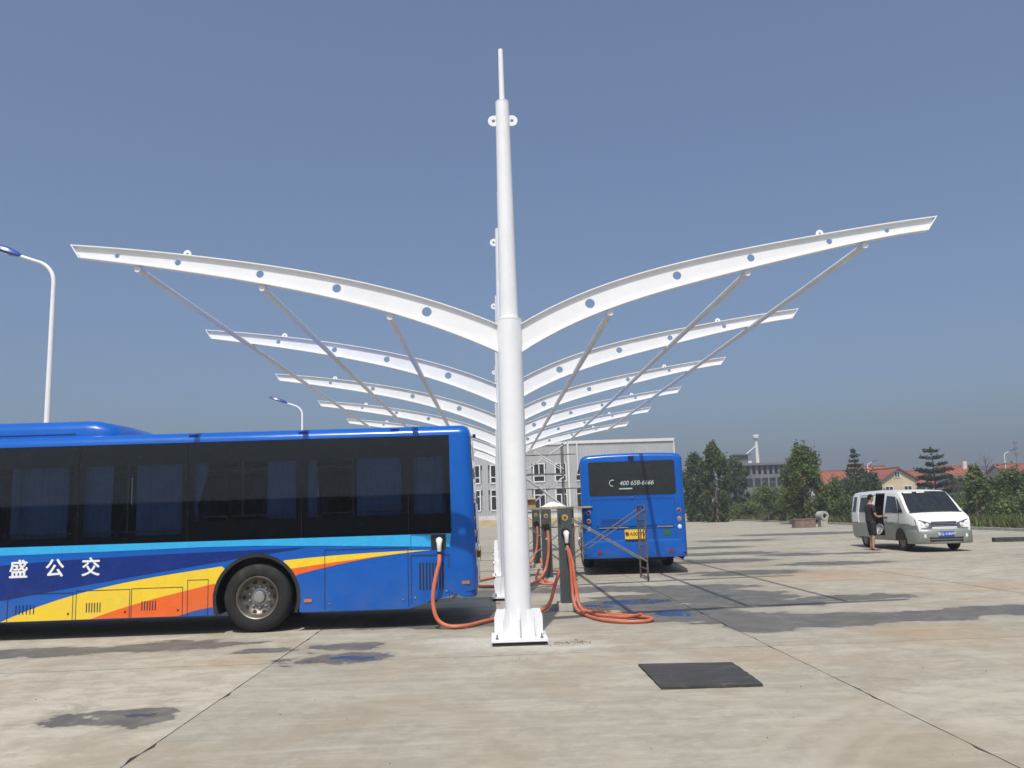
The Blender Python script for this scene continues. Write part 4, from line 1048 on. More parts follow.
# ------------------------------------------------------------------ person (faces local +x)
def skin(name, pts, edges, mat, parent, sub=2, root=0):
    me = bpy.data.meshes.new(name); me.from_pydata([p[:3] for p in pts], edges, [])
    o = bpy.data.objects.new(name, me); C.objects.link(o)
    md = o.modifiers.new('s','SKIN'); md.use_smooth_shade = True
    if not me.skin_vertices: me.skin_vertices.new()
    for i, p in enumerate(pts):
        r_ = p[3]; me.skin_vertices[0].data[i].radius = (r_, r_ if len(p) < 5 else p[4])
        me.skin_vertices[0].data[i].use_root = (i == root)
    sb = o.modifiers.new('u','SUBSURF'); sb.levels = sub; sb.render_levels = sub
    bpy.context.view_layer.update()
    m2 = bpy.data.meshes.new_from_object(o.evaluated_get(bpy.context.evaluated_depsgraph_get()))
    bpy.data.objects.remove(o); m2.materials.clear(); m2.materials.append(M[mat]); m2.shade_smooth()
    q = bpy.data.objects.new(name, m2); C.objects.link(q); q.parent = parent; return q
def make_person():
    t = thing('person','person in dark T-shirt and dark shorts standing at the open van door','person')
    P = [(0,0,.92,.135,.115),(.0,0,1.06,.125,.10),(.0,0,1.25,.15,.11),(.01,0,1.40,.13,.09),(.02,0,1.48,.055),(.045,0,1.53,.052)]
    E = [(0,1),(1,2),(2,3),(3,4),(4,5)]
    P += [(.06,0,1.60,.078,.085),(.07,0,1.68,.082,.088),(.06,0,1.745,.06)]; E += [(5,6),(6,7),(7,8)]
    for s in (-1,1):
        b = len(P); k = .03*s
        P += [(0,s*.09,.86,.095),(.03+k,s*.105,.50,.058),(.0+k,s*.105,.36,.054),(-.03+k,s*.105,.10,.036),(-.02+k,s*.105,.055,.04),(.07+k,s*.115,.035,.036),(.15+k,s*.12,.025,.026)]
        E += [(0,b),(b,b+1),(b+1,b+2),(b+2,b+3),(b+3,b+4),(b+4,b+5),(b+5,b+6)]
        b = len(P)
        P += [(.01,s*.165,1.40,.062),(.0,s*.215,1.27,.048),(.02,s*.235,1.12,.042),(.14,s*.20,1.05,.038),(.26,s*.14,1.06,.029),(.33,s*.11,1.07,.030,.018),(.37,s*.095,1.07,.026,.014)]
        E += [(3,b)] + [(b+i,b+i+1) for i in range(6)]
        h = b+6
        for q in range(4):
            f = len(P); yy = s*(.075+.018*q); ln = (.055,.065,.06,.045)[q]
            P += [(.39,yy,1.065,.010),(.39+ln*.6,yy*.97,1.055,.0095),(.39+ln*.9,yy*.9,1.03,.008)]; E += [(h,f),(f,f+1),(f+1,f+2)]
        f = len(P); P += [(.34,s*.075,1.085,.011),(.37,s*.055,1.095,.009)]; E += [(b+5,f),(f,f+1)]
    skin('body', P, E, 'skin', t)
    # face details
    m1 = MB(); m1.lathe([(.016,-.02),(.012,.02),(.003,.03)],(.145,0,1.645),(1,0,-.25),10); m1.build('nose','skin',t,True)
    for s in (-1,1):
        m1 = MB(); m1.lathe([(.012,-.006),(.010,.004),(.003,.008)],(.138,s*.033,1.672),(1,0,0),10); m1.build('eye','black_plastic',t,True)
        m1 = MB(); m1.lathe([(.028,-.01),(.03,.006),(.015,.014)],(.055,s*.088,1.65),(-.2,s,0),12); m1.build('ear','skin',t,True)
    m1 = MB(); m1.box(.128,.142,-.024,.024,1.603,1.611); m1.build('mouth','lens_red',t)
    # hair cap
    vs = []; fs = []; n = 18; L = 8
    for l in range(L+1):
        ph = math.pi/2*l/L*1.22
        for k in range(n):
            a = 2*math.pi*k/n; rr = math.sin(ph); back = -math.cos(a)
            z = math.cos(ph)*.098 - (.045*max(0,back) if l == L else 0)
            if math.cos(a) > .45 and l >= L-1: z = max(z,.02)
            vs.append((.058+.101*rr*math.cos(a), .094*rr*math.sin(a), 1.685+z))
    for l in range(L):
        for k in range(n): fs.append((l*n+k,l*n+(k+1)%n,(l+1)*n+(k+1)%n,(l+1)*n+k))
    m1 = MB(); m1.add(vs,fs); m1.build('hair','hair',t,True)
    S = [(0,0,.85,.180,.16),(0,0,.94,.185,.165),(.0,0,1.06,.172,.145),(.0,0,1.25,.172,.132),(.01,0,1.39,.15,.108),(.02,0,1.455,.072)]
    Es = [(0,1),(1,2),(2,3),(3,4),(4,5)]
    for s in (-1,1):
        b = len(S); S += [(.01,s*.17,1.395,.078),(.0,s*.215,1.27,.066),(.01,s*.232,1.17,.062)]; Es += [(4,b),(b,b+1),(b+1,b+2)]
    skin('t_shirt', S, Es, 'shirt_dark', t)
    S = [(0,0,.97,.155,.135),(0,0,.85,.168,.14)]; Es = [(0,1)]
    for s in (-1,1):
        b = len(S); S += [(.01,s*.09,.80,.108),(.03+.03*s*.6,s*.105,.50,.088),(.03+.03*s*.6,s*.105,.46,.084)]; Es += [(1,b),(b,b+1),(b+1,b+2)]
    skin('shorts', S, Es, 'shorts_dark', t)
    for s in (-1,1):
        m1 = MB(); k = .03*s; m1.prism([(-.07+k,s*.115-.042),(.10+k,s*.115-.05),(.19+k,s*.12-.035),(.20+k,s*.12+.02),(.12+k,s*.115+.05),(-.06+k,s*.115+.042)],XY,.0,.018); sd = m1.build('sandal','sandal',t)
        m1 = MB(); m1.tube([(.09+k,s*.115-.05,.02),(.09+k,s*.115-.03,.07),(.09+k,s*.115+.03,.07),(.09+k,s*.115+.05,.02)],.012,8); m1.build('strap','sandal',sd,True)
    return t
per = make_person(); per.location = (11.86,27.75,0); per.rotation_euler = (0,0,R(8)); per.scale = (1.0,1.0,1.0)

# ------------------------------------------------------------------ street lamps
def lamp(x, y, H, label, sgn=-1, reach=1.5):
    t = thing('street_lamp', label, 'street lamp', (x,y,0), 0, 'white street lamps with blue heads')
    m1 = MB(); m1.box(-.2,.2,-.2,.2,0,.03); m1.lathe([(.14,.03),(.12,.5)],(0,0,0),(0,0,1),16); m1.build('base','lamp_white',t)
    zb = H-1.25
    path = [(0,0,.3),(0,0,zb)]; m1 = MB()
    arc_ = [(sgn*(.55*(1-math.cos(a))), 0, zb+.55*1.0*math.sin(a)) for a in [R(90*.82*k/8) for k in range(1,9)]]
    e = arc_[-1]; arc_.append((e[0]+sgn*.45, 0, e[2]+.16))
    pts = path+arc_; rs = [.085,.052]+[.05-.016*k/len(arc_) for k in range(len(arc_))]
    m1.tube(pts, rs, 12); m1.build('pole','lamp_white',t,True)
    e = Vector(arc_[-1]); d = Vector((sgn*.93,0,.33)).normalized()
    rot = Matrix.Rotation(-sgn*math.atan2(.33,.93),3,'Y')
    hd = MB(); vs=[]; fs=[]; pr = [(0,.05,.045),(.12,.11,.085),(.3,.16,.12),(.65,.165,.11),(.92,.13,.08),(1.04,.05,.03)]
    for u, wv, hv in pr:
        for k in range(10):
            a = 2*math.pi*k/10; vs.append(e + d*(u-.05) + Vector((0,wv*math.cos(a),0)) + rot @ Vector((0,0,hv*math.sin(a)*(1 if math.sin(a) > 0 else .5))))
    for i in range(len(pr)-1):
        for k in range(10): fs.append((i*10+k,i*10+(k+1)%10,(i+1)*10+(k+1)%10,(i+1)*10+k))
    fs += [tuple(range(10)), tuple(50+k for k in reversed(range(10)))]
    hd.add(vs,fs); h_ = hd.build('lamp_head','lamp_blue',t,True)
    m1 = MB(); m1.obox(e+d*.5+rot @ Vector((0,0,-.058)),(.55,.2,.014),rot); m1.build('lens','lens_clear',h_)
lamp(-10.55, 20, 8.55, 'tall white street lamp with blue head behind the left bus, at the left edge')
lamp(-10.40, 46, 8.30, 'smaller white street lamp with blue head above the roof of the left bus')
p_ = at(868, 470, 140); lamp(p_.x, 140, 8.3, 'distant street lamp rising beside the cream gabled house', 1)
p_ = at(1006, 470, 125); lamp(p_.x, 125, 8.6, 'distant street lamp near the right edge before the red roof', 1)

# ------------------------------------------------------------------ warehouse
WY = 95.0
def corrugated(name, x0, x1, y, z0, z1, parent, pitch=.32, depth=.05, holes=()):
    """ribbed cladding facing -y, cut into columns so that window openings stay open"""
    m1 = MB(); x = x0; k = 0
    while x < x1-1e-6:
        xe = min(x+pitch, x1); a = [(x,y),(x+pitch*.55,y),(x+pitch*.62,y-depth),(x+pitch*.93,y-depth),(xe,y)]
        a = [(min(q,x1),r_) for q, r_ in a]
        spans = [(z0,z1)]
        for hx0,hx1,hz0,hz1 in holes:
            if xe > hx0+.05 and x < hx1-.05:
                ns = []
                for s0,s1 in spans:
                    if hz0 > s0 and hz1 < s1: ns += [(s0,hz0),(hz1,s1)]
                    else: ns.append((s0,s1))
                spans = ns
        for s0,s1 in spans:
            vs = [(q,r_,s0) for q,r_ in a]+[(q,r_,s1) for q,r_ in a]; m1.add(vs,[(i,i+1,6+i,5+i) for i in range(4)])
        x = xe; k += 1
    return m1.build(name,'clad_grey',parent,fix=False)
t = thing('warehouse','long pale grey ribbed warehouse with two rows of windows beyond the scaffolds','warehouse',(0,0,0))
XA, XB, XC = -60.0, 8.05, 19.75
HA, HB = 8.75, 8.75
wins = []; k = 0; xw = 7.2
while xw > -34:
    wins.append(xw); xw -= 2.38
hl = []
for xw in wins: hl += [(xw-.62,xw+.62,4.72,6.70),(xw-.62,xw+.62,1.75,3.98)]
corrugated('front_cladding',XA,XB,WY,1.2,HA,t,holes=hl)
corrugated('side_cladding',XB,XC,WY-.6,1.2,HB,t)
m1 = MB(); m1.box(XA,XC,WY+.3,WY+24,0,HA-.05); m1.build('core','clad_grey',t)
m1 = MB(); m1.box(XA,XB,WY-.04,WY+.25,0,1.195); m1.box(XB,XC,WY-.68,WY+.25,0,1.195); m1.build('plinth','wall_white',t)
m1 = MB(); m1.box(XA,XB,WY-.12,WY+.3,HA+.002,HA+.30); m1.build('parapet','trim_white',t); m1 = MB(); m1.box(XB+.002,XC+.1,WY-.75,WY+.3,HB+.002,HB+.32); m1.build('parapet','trim_white',t)
m1 = MB(); m1.box(XB-.10,XB+.10,WY-.72,WY-.5,1.2,HB); m1.build('corner_trim','trim_white',t)
m1 = MB(); m1.box(XC-.02,XC+.10,WY-.72,WY+.28,1.2,HB); m1.build('corner_trim','trim_white',t)
m1 = MB(); m1.tube([(XB+1.0,WY-.75,1.0),(XB+1.0,WY-.75,HB)],.07,10); m1.build('downpipe','trim_white',t,True)
for xw in wins:
    for up_ in (0,1):
        z0, z1 = ((4.76,6.66) if up_ else (1.79,3.94))
        f = MB(); f.box(xw-.66,xw-.54,WY-.09,WY+.05,z0-.06,z1+.06); f.box(xw+.54,xw+.66,WY-.09,WY+.05,z0-.06,z1+.06)
        f.box(xw-.54,xw+.54,WY-.09,WY+.05,z1-.02,z1+.06); f.box(xw-.60,xw+.60,WY-.10,WY-.0905,z0-.10,z0+.03)
        zm = z0+.60 if up_ else z1-.66
        f.box(xw-.54,xw+.54,WY-.07,WY+.05,zm-.05,zm+.05); (f.box(xw-.045,xw+.045,WY-.07,WY+.05,zm+.05,z1-.02) if up_ else f.box(xw-.045,xw+.045,WY-.07,WY+.05,z0+.03,zm-.05))
        w_ = f.build('window','frame_white',t)
        rects = [(xw-.54,xw+.54,z0+.02,zm-.05),(xw-.54,xw-.045,zm+.05,z1-.02),(xw+.045,xw+.54,zm+.05,z1-.02)] if up_ else [(xw-.54,xw+.54,zm+.05,z1-.02),(xw-.54,xw-.045,z0+.03,zm-.05),(xw+.045,xw+.54,z0+.03,zm-.05)]
        for r_ in rects:
            m1 = MB(); m1.box(r_[0],r_[1],WY+.02,WY+.04,r_[2],r_[3]); m1.build('pane','window_dark',w_)
m1 = MB(); m1.box(-60,21,92.2,92.6,0,.75); tag(m1.build('low_wall','sand'),'low sand-coloured wall running in front of the warehouse','wall')

# ------------------------------------------------------------------ houses and grey block beyond the trees
def house(name, label, x0, x1, y, dep, h, rh, wall, roof, gable_front=False, wins=(), chim=False):
    t = thing(name, label, 'house', ((x0+x1)/2, y, 0)); wd = (x1-x0)/2
    m1 = MB(); 
    if gable_front: m1.prism([(-wd,0),(wd,0),(wd,h),(0,h+rh),(-wd,h)],XZ,0,dep)
    else: m1.prism([(0,0),(dep,0),(dep,h),(dep/2,h+rh),(0,h)],YZ,-wd,wd)
    m1.build('wall',wall,t)
    m1 = MB(); ov = .45; th = .16
    if gable_front:
        k = rh/wd
        for s in (-1,1): m1.prism([(0,h+rh+.02),(s*(wd+ov),h-ov*k+.02),(s*(wd+ov),h-ov*k+th+.02),(0,h+rh+th+.02)],XZ,-ov,dep+ov)
    else:
        k = rh/(dep/2)
        for a, b in ((-1,0),(1,dep)): m1.prism([(dep/2,h+rh+.02),(b+a*ov,h-ov*k+.02),(b+a*ov,h-ov*k+th+.02),(dep/2,h+rh+th+.02)],YZ,-wd-ov,wd+ov)
        for q in range(int(2*wd/.8)):
            xx = -wd+.4+q*.8; m1.prism([(dep/2,h+rh+th+.03),(-ov,h-ov*k+th+.03),(-ov,h-ov*k+th+.10),(dep/2,h+rh+th+.10)],YZ,xx-.09,xx+.09)
    rf = m1.build('roof',roof,t)
    m1 = MB()
    if gable_front: m1.box(-.15,.15,-ov,dep+ov,h+rh+th-.02,h+rh+th+.14)
    else: m1.box(-wd-ov,wd+ov,dep/2-.15,dep/2+.15,h+rh+th-.02,h+rh+th+.16)
    m1.build('ridge',roof,rf)
    if chim: m1 = MB(); m1.box(wd*.4,wd*.4+.6,dep*.35,dep*.35+.6,h+rh*.4,h+rh+.9); m1.build('chimney',wall,rf)
    for (u,z,ww,wh) in wins:
        f = MB(); f.box(u-ww/2-.09,u+ww/2+.09,-.10,-.002,z-.09,z); f.box(u-ww/2-.09,u+ww/2+.09,-.10,-.002,z+wh,z+wh+.09); f.box(u-ww/2-.09,u-ww/2,-.10,-.002,z,z+wh); f.box(u+ww/2,u+ww/2+.09,-.10,-.002,z,z+wh); f.box(u-.04,u+.04,-.10,-.002,z,z+wh)
        w_ = f.build('window','frame_white',t)
        for s in (-1,1):
            m1 = MB(); m1.box(*sorted((u+s*.04,u+s*ww/2)),-.06,-.003,z,z+wh); m1.build('pane','window_dark',w_)
    return t
def bh(px0, px1, py_top, y):
    a, b = at(px0, py_top, y), at(px1, py_top, y); return a.x, b.x, a.z, b.z
Y_ = 132
x0,x1,za,zb2 = bh(832,862,470,Y_+8); house('house','red-roofed house at left of the cream gable, behind the thin conifer',x0-4,x1+3,Y_+8,9,4.3,za-4.3-.2,'wall_white','roof_red',False,[(-2,2,1.2,1.3),(1.5,2,1.2,1.3)])
x0,x1,za,zb2 = bh(880,915,468,Y_); house('house','cream house with gable end facing the yard and a small attic window',x0,x1,Y_,14,za-1.9,1.7,'wall_cream','roof_red',True,[(-.2,za-1.45,.7,.75),(-1.6,2.0,1.1,1.5),(1.3,2.0,1.1,1.5)])
x0,x1,za,zb2 = bh(855,882,467,Y_+9); house('house','red-roofed wing adjoining the cream gabled house on its left',x0,x1+1,Y_+6.5,9,4.4,za-4.5,'wall_cream','roof_red',False,[(0,2,1.2,1.3)])
x0,x1,za,zb2 = bh(914,952,470,Y_+10); house('house','long red-roofed house right of the cream gable, behind the big pine',x0,x1+2,Y_+10,9,4.1,za-4.1-.2,'wall_grey','roof_red',False,[(-2,1.8,1.3,1.4),(1.4,1.8,1.3,1.4)])
x0,x1,za,zb2 = bh(955,984,465,Y_+4); house('house','red-roofed house with white windows right of the big pine',x0,x1,Y_+4,10,4.6,za-4.6-.2,'wall_white','roof_red',False,[(-1.6,2.2,1.2,1.5),(1.2,2.2,1.2,1.5)],True)
x0,x1,za,zb2 = bh(968,1003,477,Y_-8); t = house('house','low brick shed with slate roof near the right edge',x0,x1,Y_-8,7,za-.6,.6,'wall_brick','roof_slate',False,[(2.0,1.2,1.0,1.0)])
x0,x1,za,zb2 = bh(987,1012,466,Y_+12); house('house','slate-roofed pale house between the brick shed and the right edge',x0,x1,Y_+12,9,za-2.0,1.8,'wall_white','roof_slate',False,[(0,2,1.2,1.4)])
x0,x1,za,zb2 = bh(1012,1060,463,Y_+2); house('house','house with bright red roof cut by the right edge',x0,x1,Y_+2,9,za-2.2,2.0,'wall_white','roof_red',False,[(-2.2,2.2,1.2,1.4)])
# grey block with corner tower and white mast
YG = 150
a = at(743,464,YG); b = at(792,462,YG); c_ = at(738,455,YG)
t = thing('office_block','grey flat-roofed block with columned top storey and roof turret, behind the trees','building',(0,0,0))
m1 = MB(); m1.box(a.x,b.x,YG,YG+14,0,a.z-1.9); m1.build('wall','wall_grey',t)
m1 = MB(); m1.box(a.x+.6,b.x-.6,YG+.8,YG+13,a.z-1.9,a.z-.3); m1.build('top_storey','window_dark',t)
m1 = MB(); m1.box(a.x-.3,b.x+.3,YG-.4,YG+14.4,a.z-.3,a.z+.1); m1.build('roof_slab','wall_grey',t)
n = 9
for k in range(n):
    xx = a.x+.4+(b.x-a.x-.8)*k/(n-1); m1 = MB(); m1.box(xx-.22,xx+.22,YG+.1,YG+.6,a.z-1.9,a.z-.3); m1.build('column','wall_grey',t)
for k in range(6):
    for r_ in range(2):
        xx = a.x+1.0+(b.x-a.x-2)*k/5; z = 1.6+r_*2.9
        m1 = MB(); m1.box(xx-.5,xx+.5,YG-.06,YG-.002,z,z+1.5); m1.build('window','window_dark',t)
m1 = MB(); m1.box(a.x-1.0,a.x+.9,YG-.2,YG+2.5,a.z+.1,a.z+1.5); m1.build('turret','wall_grey',t); m1 = MB(); m1.box(a.x-1.5,a.x+1.4,YG-.7,YG+3,a.z+1.5,a.z+1.75); m1.build('turret_roof','wall_grey',t)
ms = at(763,462,YG); mt_ = at(762,434,YG)
t = thing('roof_mast','white mast with a drum top on the roof of the grey block','mast',(ms.x,YG+3,a.z+.1))
hh = mt_.z-a.z; m1 = MB(); m1.tube([(0,0,0),(0,0,hh-.6)],[.35,.22],12); m1.build('pole','trim_white',t,True)
m1 = MB(); m1.lathe([(.25,hh-.9),(.55,hh-.6),(.6,hh-.1),(.5,hh)],(0,0,0),(0,0,1),16); m1.build('drum','trim_white',t,True)
m1 = MB(); m1.tube([(-.1,0,hh*.62),(-3.8,0,.4)],.09,8); m1.build('stay','trim_white',t,True); m1 = MB(); m1.box(-4.2,-1.2,-.4,.4,0,.55); m1.build('base_cabinet','trim_white',t)
# thin mast with discs at the right edge
q0 = at(1018,470,120); q1 = at(1018,441,120)
t = thing('antenna_mast','thin antenna mast with small panels at the far right','mast',(q0.x,120,0))
m1 = MB(); m1.tube([(0,0,0),(0,0,q1.z)],[.07,.03],8); m1.build('pole','galv',t,True)
for k in range(3): m1 = MB(); m1.box(-.22,.22,-.16,.0,q1.z-.4-k*.8,q1.z-.05-k*.8); m1.build('panel','wall_grey',t)

# ------------------------------------------------------------------ plants
def leaves(name, blobs, n, size, mat, parent, seed, flat=.0, long_=1.0):
    """many leaf-sized two-triangle faces spread through ellipsoid clumps (centre, radii)"""
    rg = np.random.default_rng(seed)
    vol = np.array([b[1][0]*b[1][1]*b[1][2] for b in blobs])**.75; pr = vol/vol.sum()
    w_ = rg.choice(len(blobs), n, p=pr); cen = np.array([b[0] for b in blobs])[w_]; rad = np.array([b[1] for b in blobs])[w_]
    d = rg.normal(size=(n,3)); d /= np.linalg.norm(d,axis=1,keepdims=True)
    rr = rg.uniform(.25,1.0,size=(n,1))**.55
    rr *= 1+.30*rg.normal(size=(n,1))
    P = cen + d*rr*rad
    a = rg.normal(size=(n,3)); a[:,2] *= (1-flat); a /= np.linalg.norm(a,axis=1,keepdims=True)
    nn = d*.6+rg.normal(size=(n,3))*.7+np.array([0,0,.35]); b = np.cross(nn,a); b /= np.linalg.norm(b,axis=1,keepdims=True)+1e-9
    s = size*rg.uniform(.6,1.35,size=(n,1)); A = a*s*long_; B = b*s*.55
    V = np.stack([P-A, P+B*.9-A*.1, P+A, P-B*.9-A*.1],1).reshape(-1,3)
    me = bpy.data.meshes.new(name); me.vertices.add(4*n); me.vertices.foreach_set('co', V.ravel())
    me.loops.add(4*n); me.loops.foreach_set('vertex_index', np.arange(4*n)); me.polygons.add(n); me.polygons.foreach_set('loop_start', np.arange(n)*4)
    me.update(calc_edges=True); me.materials.append(M[mat]); o = bpy.data.objects.new(name, me); C.objects.link(o); o.parent = parent; return o
def limbs(mb, base, H, spread, k, seed, r0, start=.3):
    rg = random.Random(seed); tips = []
    for i in range(k):
        f = start+(1-start)*(i+.5)/k*.9; a = i*2.4+rg.uniform(-.5,.5); L = spread*(1.15-f)*rg.uniform(.7,1.1)
        p0 = Vector((0,0,H*f*.92)); p1 = p0+Vector((math.cos(a)*L*.55,math.sin(a)*L*.55,L*.35)); p2 = p0+Vector((math.cos(a)*L,math.sin(a)*L,L*.85))
        mb.tube([p0,p1,p2],[r0*(1-f)*.6+.015,r0*(1-f)*.35+.012,.010],6); tips.append(p2)
    return tips
def broadleaf(label, loc, H, rad, mat, seed, n=4500, leaf=.16, upright=.6, low=.05, name='broadleaf_tree', stems=1):
    t = thing(name, label, 'tree', loc, 0, 'trees along the yard edge'); rg = random.Random(seed)
    m1 = MB(); r0 = .03+H*.014
    m1.tube([(0,0,-.1),(rg.uniform(-.08,.08),rg.uniform(-.08,.08),H*.35),(rg.uniform(-.2,.2),rg.uniform(-.2,.2),H*.7),(0,0,H*.93)],[r0,r0*.8,r0*.45,.015],8)
    tips = limbs(m1,(0,0,0),H,rad*1.1,11,seed,r0,.22); m1.build('trunk','bark',t,True)
    bl = []
    K = 34
    for i in range(K):
        f = low+(1-low)*((i+.5)/K); a = i*2.39996+rg.uniform(-.4,.4)
        prof = (math.sin(math.pi*min(1,(f-low)/(1-low)*.86+.12)))**upright*rad
        q = prof*rg.uniform(.35,.95); s = rad*rg.uniform(.15,.30)
        bl.append(((math.cos(a)*q,math.sin(a)*q,H*f-s*.3),(s,s,s*rg.uniform(1.0,1.7))))
    for i in range(18): bl.append(((rg.uniform(-1,1)*rad*(1.0-.045*i),rg.uniform(-.8,.8)*rad*(1.0-.045*i),H*(.48+.028*i)),(rad*.11,rad*.11,rad*.42)))
    leaves('crown',bl,n,leaf,mat,t,seed); return t
def pine(label, loc, H, rad, seed, n=3600, bare=.12):
    t = thing('conifer_tree', label, 'tree', loc, 0, 'trees along the yard edge'); rg = random.Random(seed)
    m1 = MB(); r0 = .03+H*.013; m1.tube([(0,0,-.1),(.05,0,H*.5),(0,0,H)],[r0,r0*.6,.02],8)
    bl = []; lev = 9
    for i in range(lev):
        f = bare+(1-bare)*i/lev; L = rad*(1-f)**.75*rg.uniform(.8,1.15)+.15; kk = 5 if i < 6 else 3; a0 = rg.uniform(0,6)
        for j in range(kk):
            a = a0+2*math.pi*j/kk+rg.uniform(-.3,.3); l2 = L*rg.uniform(.7,1.15)
            e = (math.cos(a)*l2,math.sin(a)*l2,H*f+l2*.22); m1.tube([(0,0,H*f),(e[0]*.5,e[1]*.5,H*f+.02),e],[.05*(1-f)+.02,.03,.012],5)
            for q in (.45,.72,.98): bl.append(((e[0]*q,e[1]*q,H*f+l2*.22*q+.05),(l2*.22+.06,l2*.22+.06,.10+.05*H/6)))
    bl.append(((0,0,H*.95),(.12,.12,.4))); m1.build('trunk','bark',t,True)
    leaves('crown',bl,n,.15,'leaf_pine',t,seed,flat=.3,long_=1.2); return t
def bush(label, loc, rx, ry, h, mat, seed, n=1500, leaf=.13, name='bush', grp='bushes along the verge'):
    t = thing(name, label, 'bush', loc, 0, grp); rg = random.Random(seed)
    m1 = MB()
    for i in range(6):
        a = i*1.05; m1.tube([(0,0,-.05),(math.cos(a)*rx*.3,math.sin(a)*ry*.3,h*.45),(math.cos(a)*rx*.55,math.sin(a)*ry*.55,h*.8)],[.04,.025,.01],5)
    m1.build('stem','bark',t,True)
    bl = [((rg.uniform(-.65,.65)*rx,rg.uniform(-.65,.65)*ry,h*rg.uniform(.15,.75)),(rx*rg.uniform(.25,.42),ry*rg.uniform(.25,.42),h*rg.uniform(.18,.30))) for _ in range(14)]
    leaves('foliage',bl,n,leaf,mat,t,seed); return t
def g0(px, y):           # ground point on the column px at depth y
    p = at(px, 505, y); return (p.x, y, -.10)
def top(px, py, y): return at(px,py,y).z+.10
T = [ # px, top py, depth, radius m, material, label
 (697,457,86,1.8,'leaf_dark','dark leafy tree half hidden by the right flank of the rear-view bus'),
 (717,446,80,1.5,'leaf_mid','tall feathery green tree just right of the rear-view bus'),
 (737,460,92,1.3,'leaf_dark','narrow dark tree standing against the left corner of the grey block'),
 (806,448,64,1.9,'leaf_light','big bright green tree with full crown beside the brown block'),
 (840,482,90,2.0,'leaf_mid','rounded green tree left of the thin conifer, under the red roofs'),
 (864,477,84,2.4,'leaf_dark','broad dark green tree at the foot of the thin conifer'),
 (770,492,98,2.6,'leaf_mid','low green tree in front of the grey block below its mast'),
 (1016,474,60,2.0,'leaf_mid','leafy green tree at the right edge behind the rubble'),
 (984,490,72,1.9,'leaf_dark','dark green tree left of the right-edge tree, below the brick shed'),
]
for k, (px,py,y,rad,mt,lb) in enumerate(T):
    H = top(px,py,y); broadleaf(lb, g0(px,y), H, rad*y/80 if y > 80 else rad, mt, 40+k, 14000 if y < 90 else 10000, .115 if y < 70 else .145)
pine('slim dark conifer with tufted top behind the van roof', g0(858,92), top(858,447,92), 1.5, 71, 2600, .35)
pine('large spreading pine above the van windscreen', g0(937,80), top(937,445,80), 2.3, 72, 4200, .1)
# bare tree near the right edge
px = 990; t = thing('bare_tree','thin leafless tree before the slate-roofed house','tree',g0(px,96)); H = top(px,455,96); m1 = MB(); m1.tube([(0,0,-.1),(.1,0,H*.5),(0,0,H)],[.10,.06,.015],7)
rg = random.Random(9)
for i in range(26):
    f = .45+.5*i/26; a_ = i*2.4; L = 1.9*(1.1-f)+.3; p0 = Vector((.1*(1-f),0,H*f)); m1.tube([p0,p0+Vector((math.cos(a_)*L*.6,math.sin(a_)*L*.6,L*.5)),p0+Vector((math.cos(a_)*L,math.sin(a_)*L,L*1.0))],[.03,.018,.006],4)
m1.build('trunk','bark',t,True)
# small saplings with pale trunks on the verge
for k,(px,y,H) in enumerate([(768,74,3.0),(787,70,3.2),(977,47,3.4),(838,66,3.0),(724,98,3.2)]):
    broadleaf(['thin sapling with pale stem below the grey block','thin sapling left of the big bright tree','pale-stemmed sapling standing at the rubble right of the van','slender sapling right of the brown block','slender sapling right of the rear-view bus'][k], g0(px,y), H, .8, 'leaf_mid', 90+k, 900, .12, low=.45, name='sapling')
# bushes: positions along the verge
BU = [(700,98,'leaf_dark'),(728,90,'leaf_mid'),(750,84,'leaf_light'),(775,80,'leaf_mid'),(797,74,'leaf_dark'),(826,72,'leaf_light'),(846,64,'leaf_mid'),(866,60,'leaf_dark'),(888,58,'leaf_mid'),(912,58,'leaf_dark'),(938,57,'leaf_mid'),(962,56,'leaf_dark'),(986,54,'leaf_mid'),(1008,50,'leaf_dark'),(1030,47,'leaf_mid'),(742,104,'leaf_dark'),(815,88,'leaf_dark'),(905,74,'leaf_light'),(950,72,'leaf_mid'),(975,66,'leaf_light'),(1000,62,'leaf_dark'),(1026,58,'leaf_light')]
desc = {'leaf_dark':'dark green','leaf_mid':'mid green','leaf_light':'light green'}
near_of = lambda px: 'right of the rear-view bus' if px < 745 else 'below the grey block' if px < 790 else 'by the big bright tree' if px < 835 else 'left of the van' if px < 862 else 'behind the van' if px < 965 else 'behind the rubble at right'
seen = {}
for k,(px,y,mt) in enumerate(BU):
    key = f'{desc[mt]} bush on the verge {near_of(px)}'
    seen[key] = seen.get(key,0)+1
    if seen[key] > 1: key = f'{desc[mt]} bush {near_of(px)}, in front of the pine' if px in (912,) else f'{desc[mt]} bush {near_of(px)}, {"farther back" if y > 58 else "nearer the kerb"} than its like neighbour'
    hh = 1.45+(k*7%5)*.2; bush(key, g0(px,y), 2.0+(k%3)*.35, 1.7, hh, mt, 120+k, 3200, .11)
# hedge mass far behind: reads as one mass
bl = []; rg = random.Random(77)
for k in range(150):
    px = rg.uniform(690,1060); y = rg.uniform(104,122); q = g0(px,y); bl.append(((q[0],y,rg.uniform(.4,1.5)),(2.2,1.6,rg.uniform(.7,1.2))))
o = leaves('far_thicket',bl,22000,.26,'leaf_dark',None,300); tag(o,'far continuous thicket of shrubs behind the verge trees','thicket',kind='stuff')
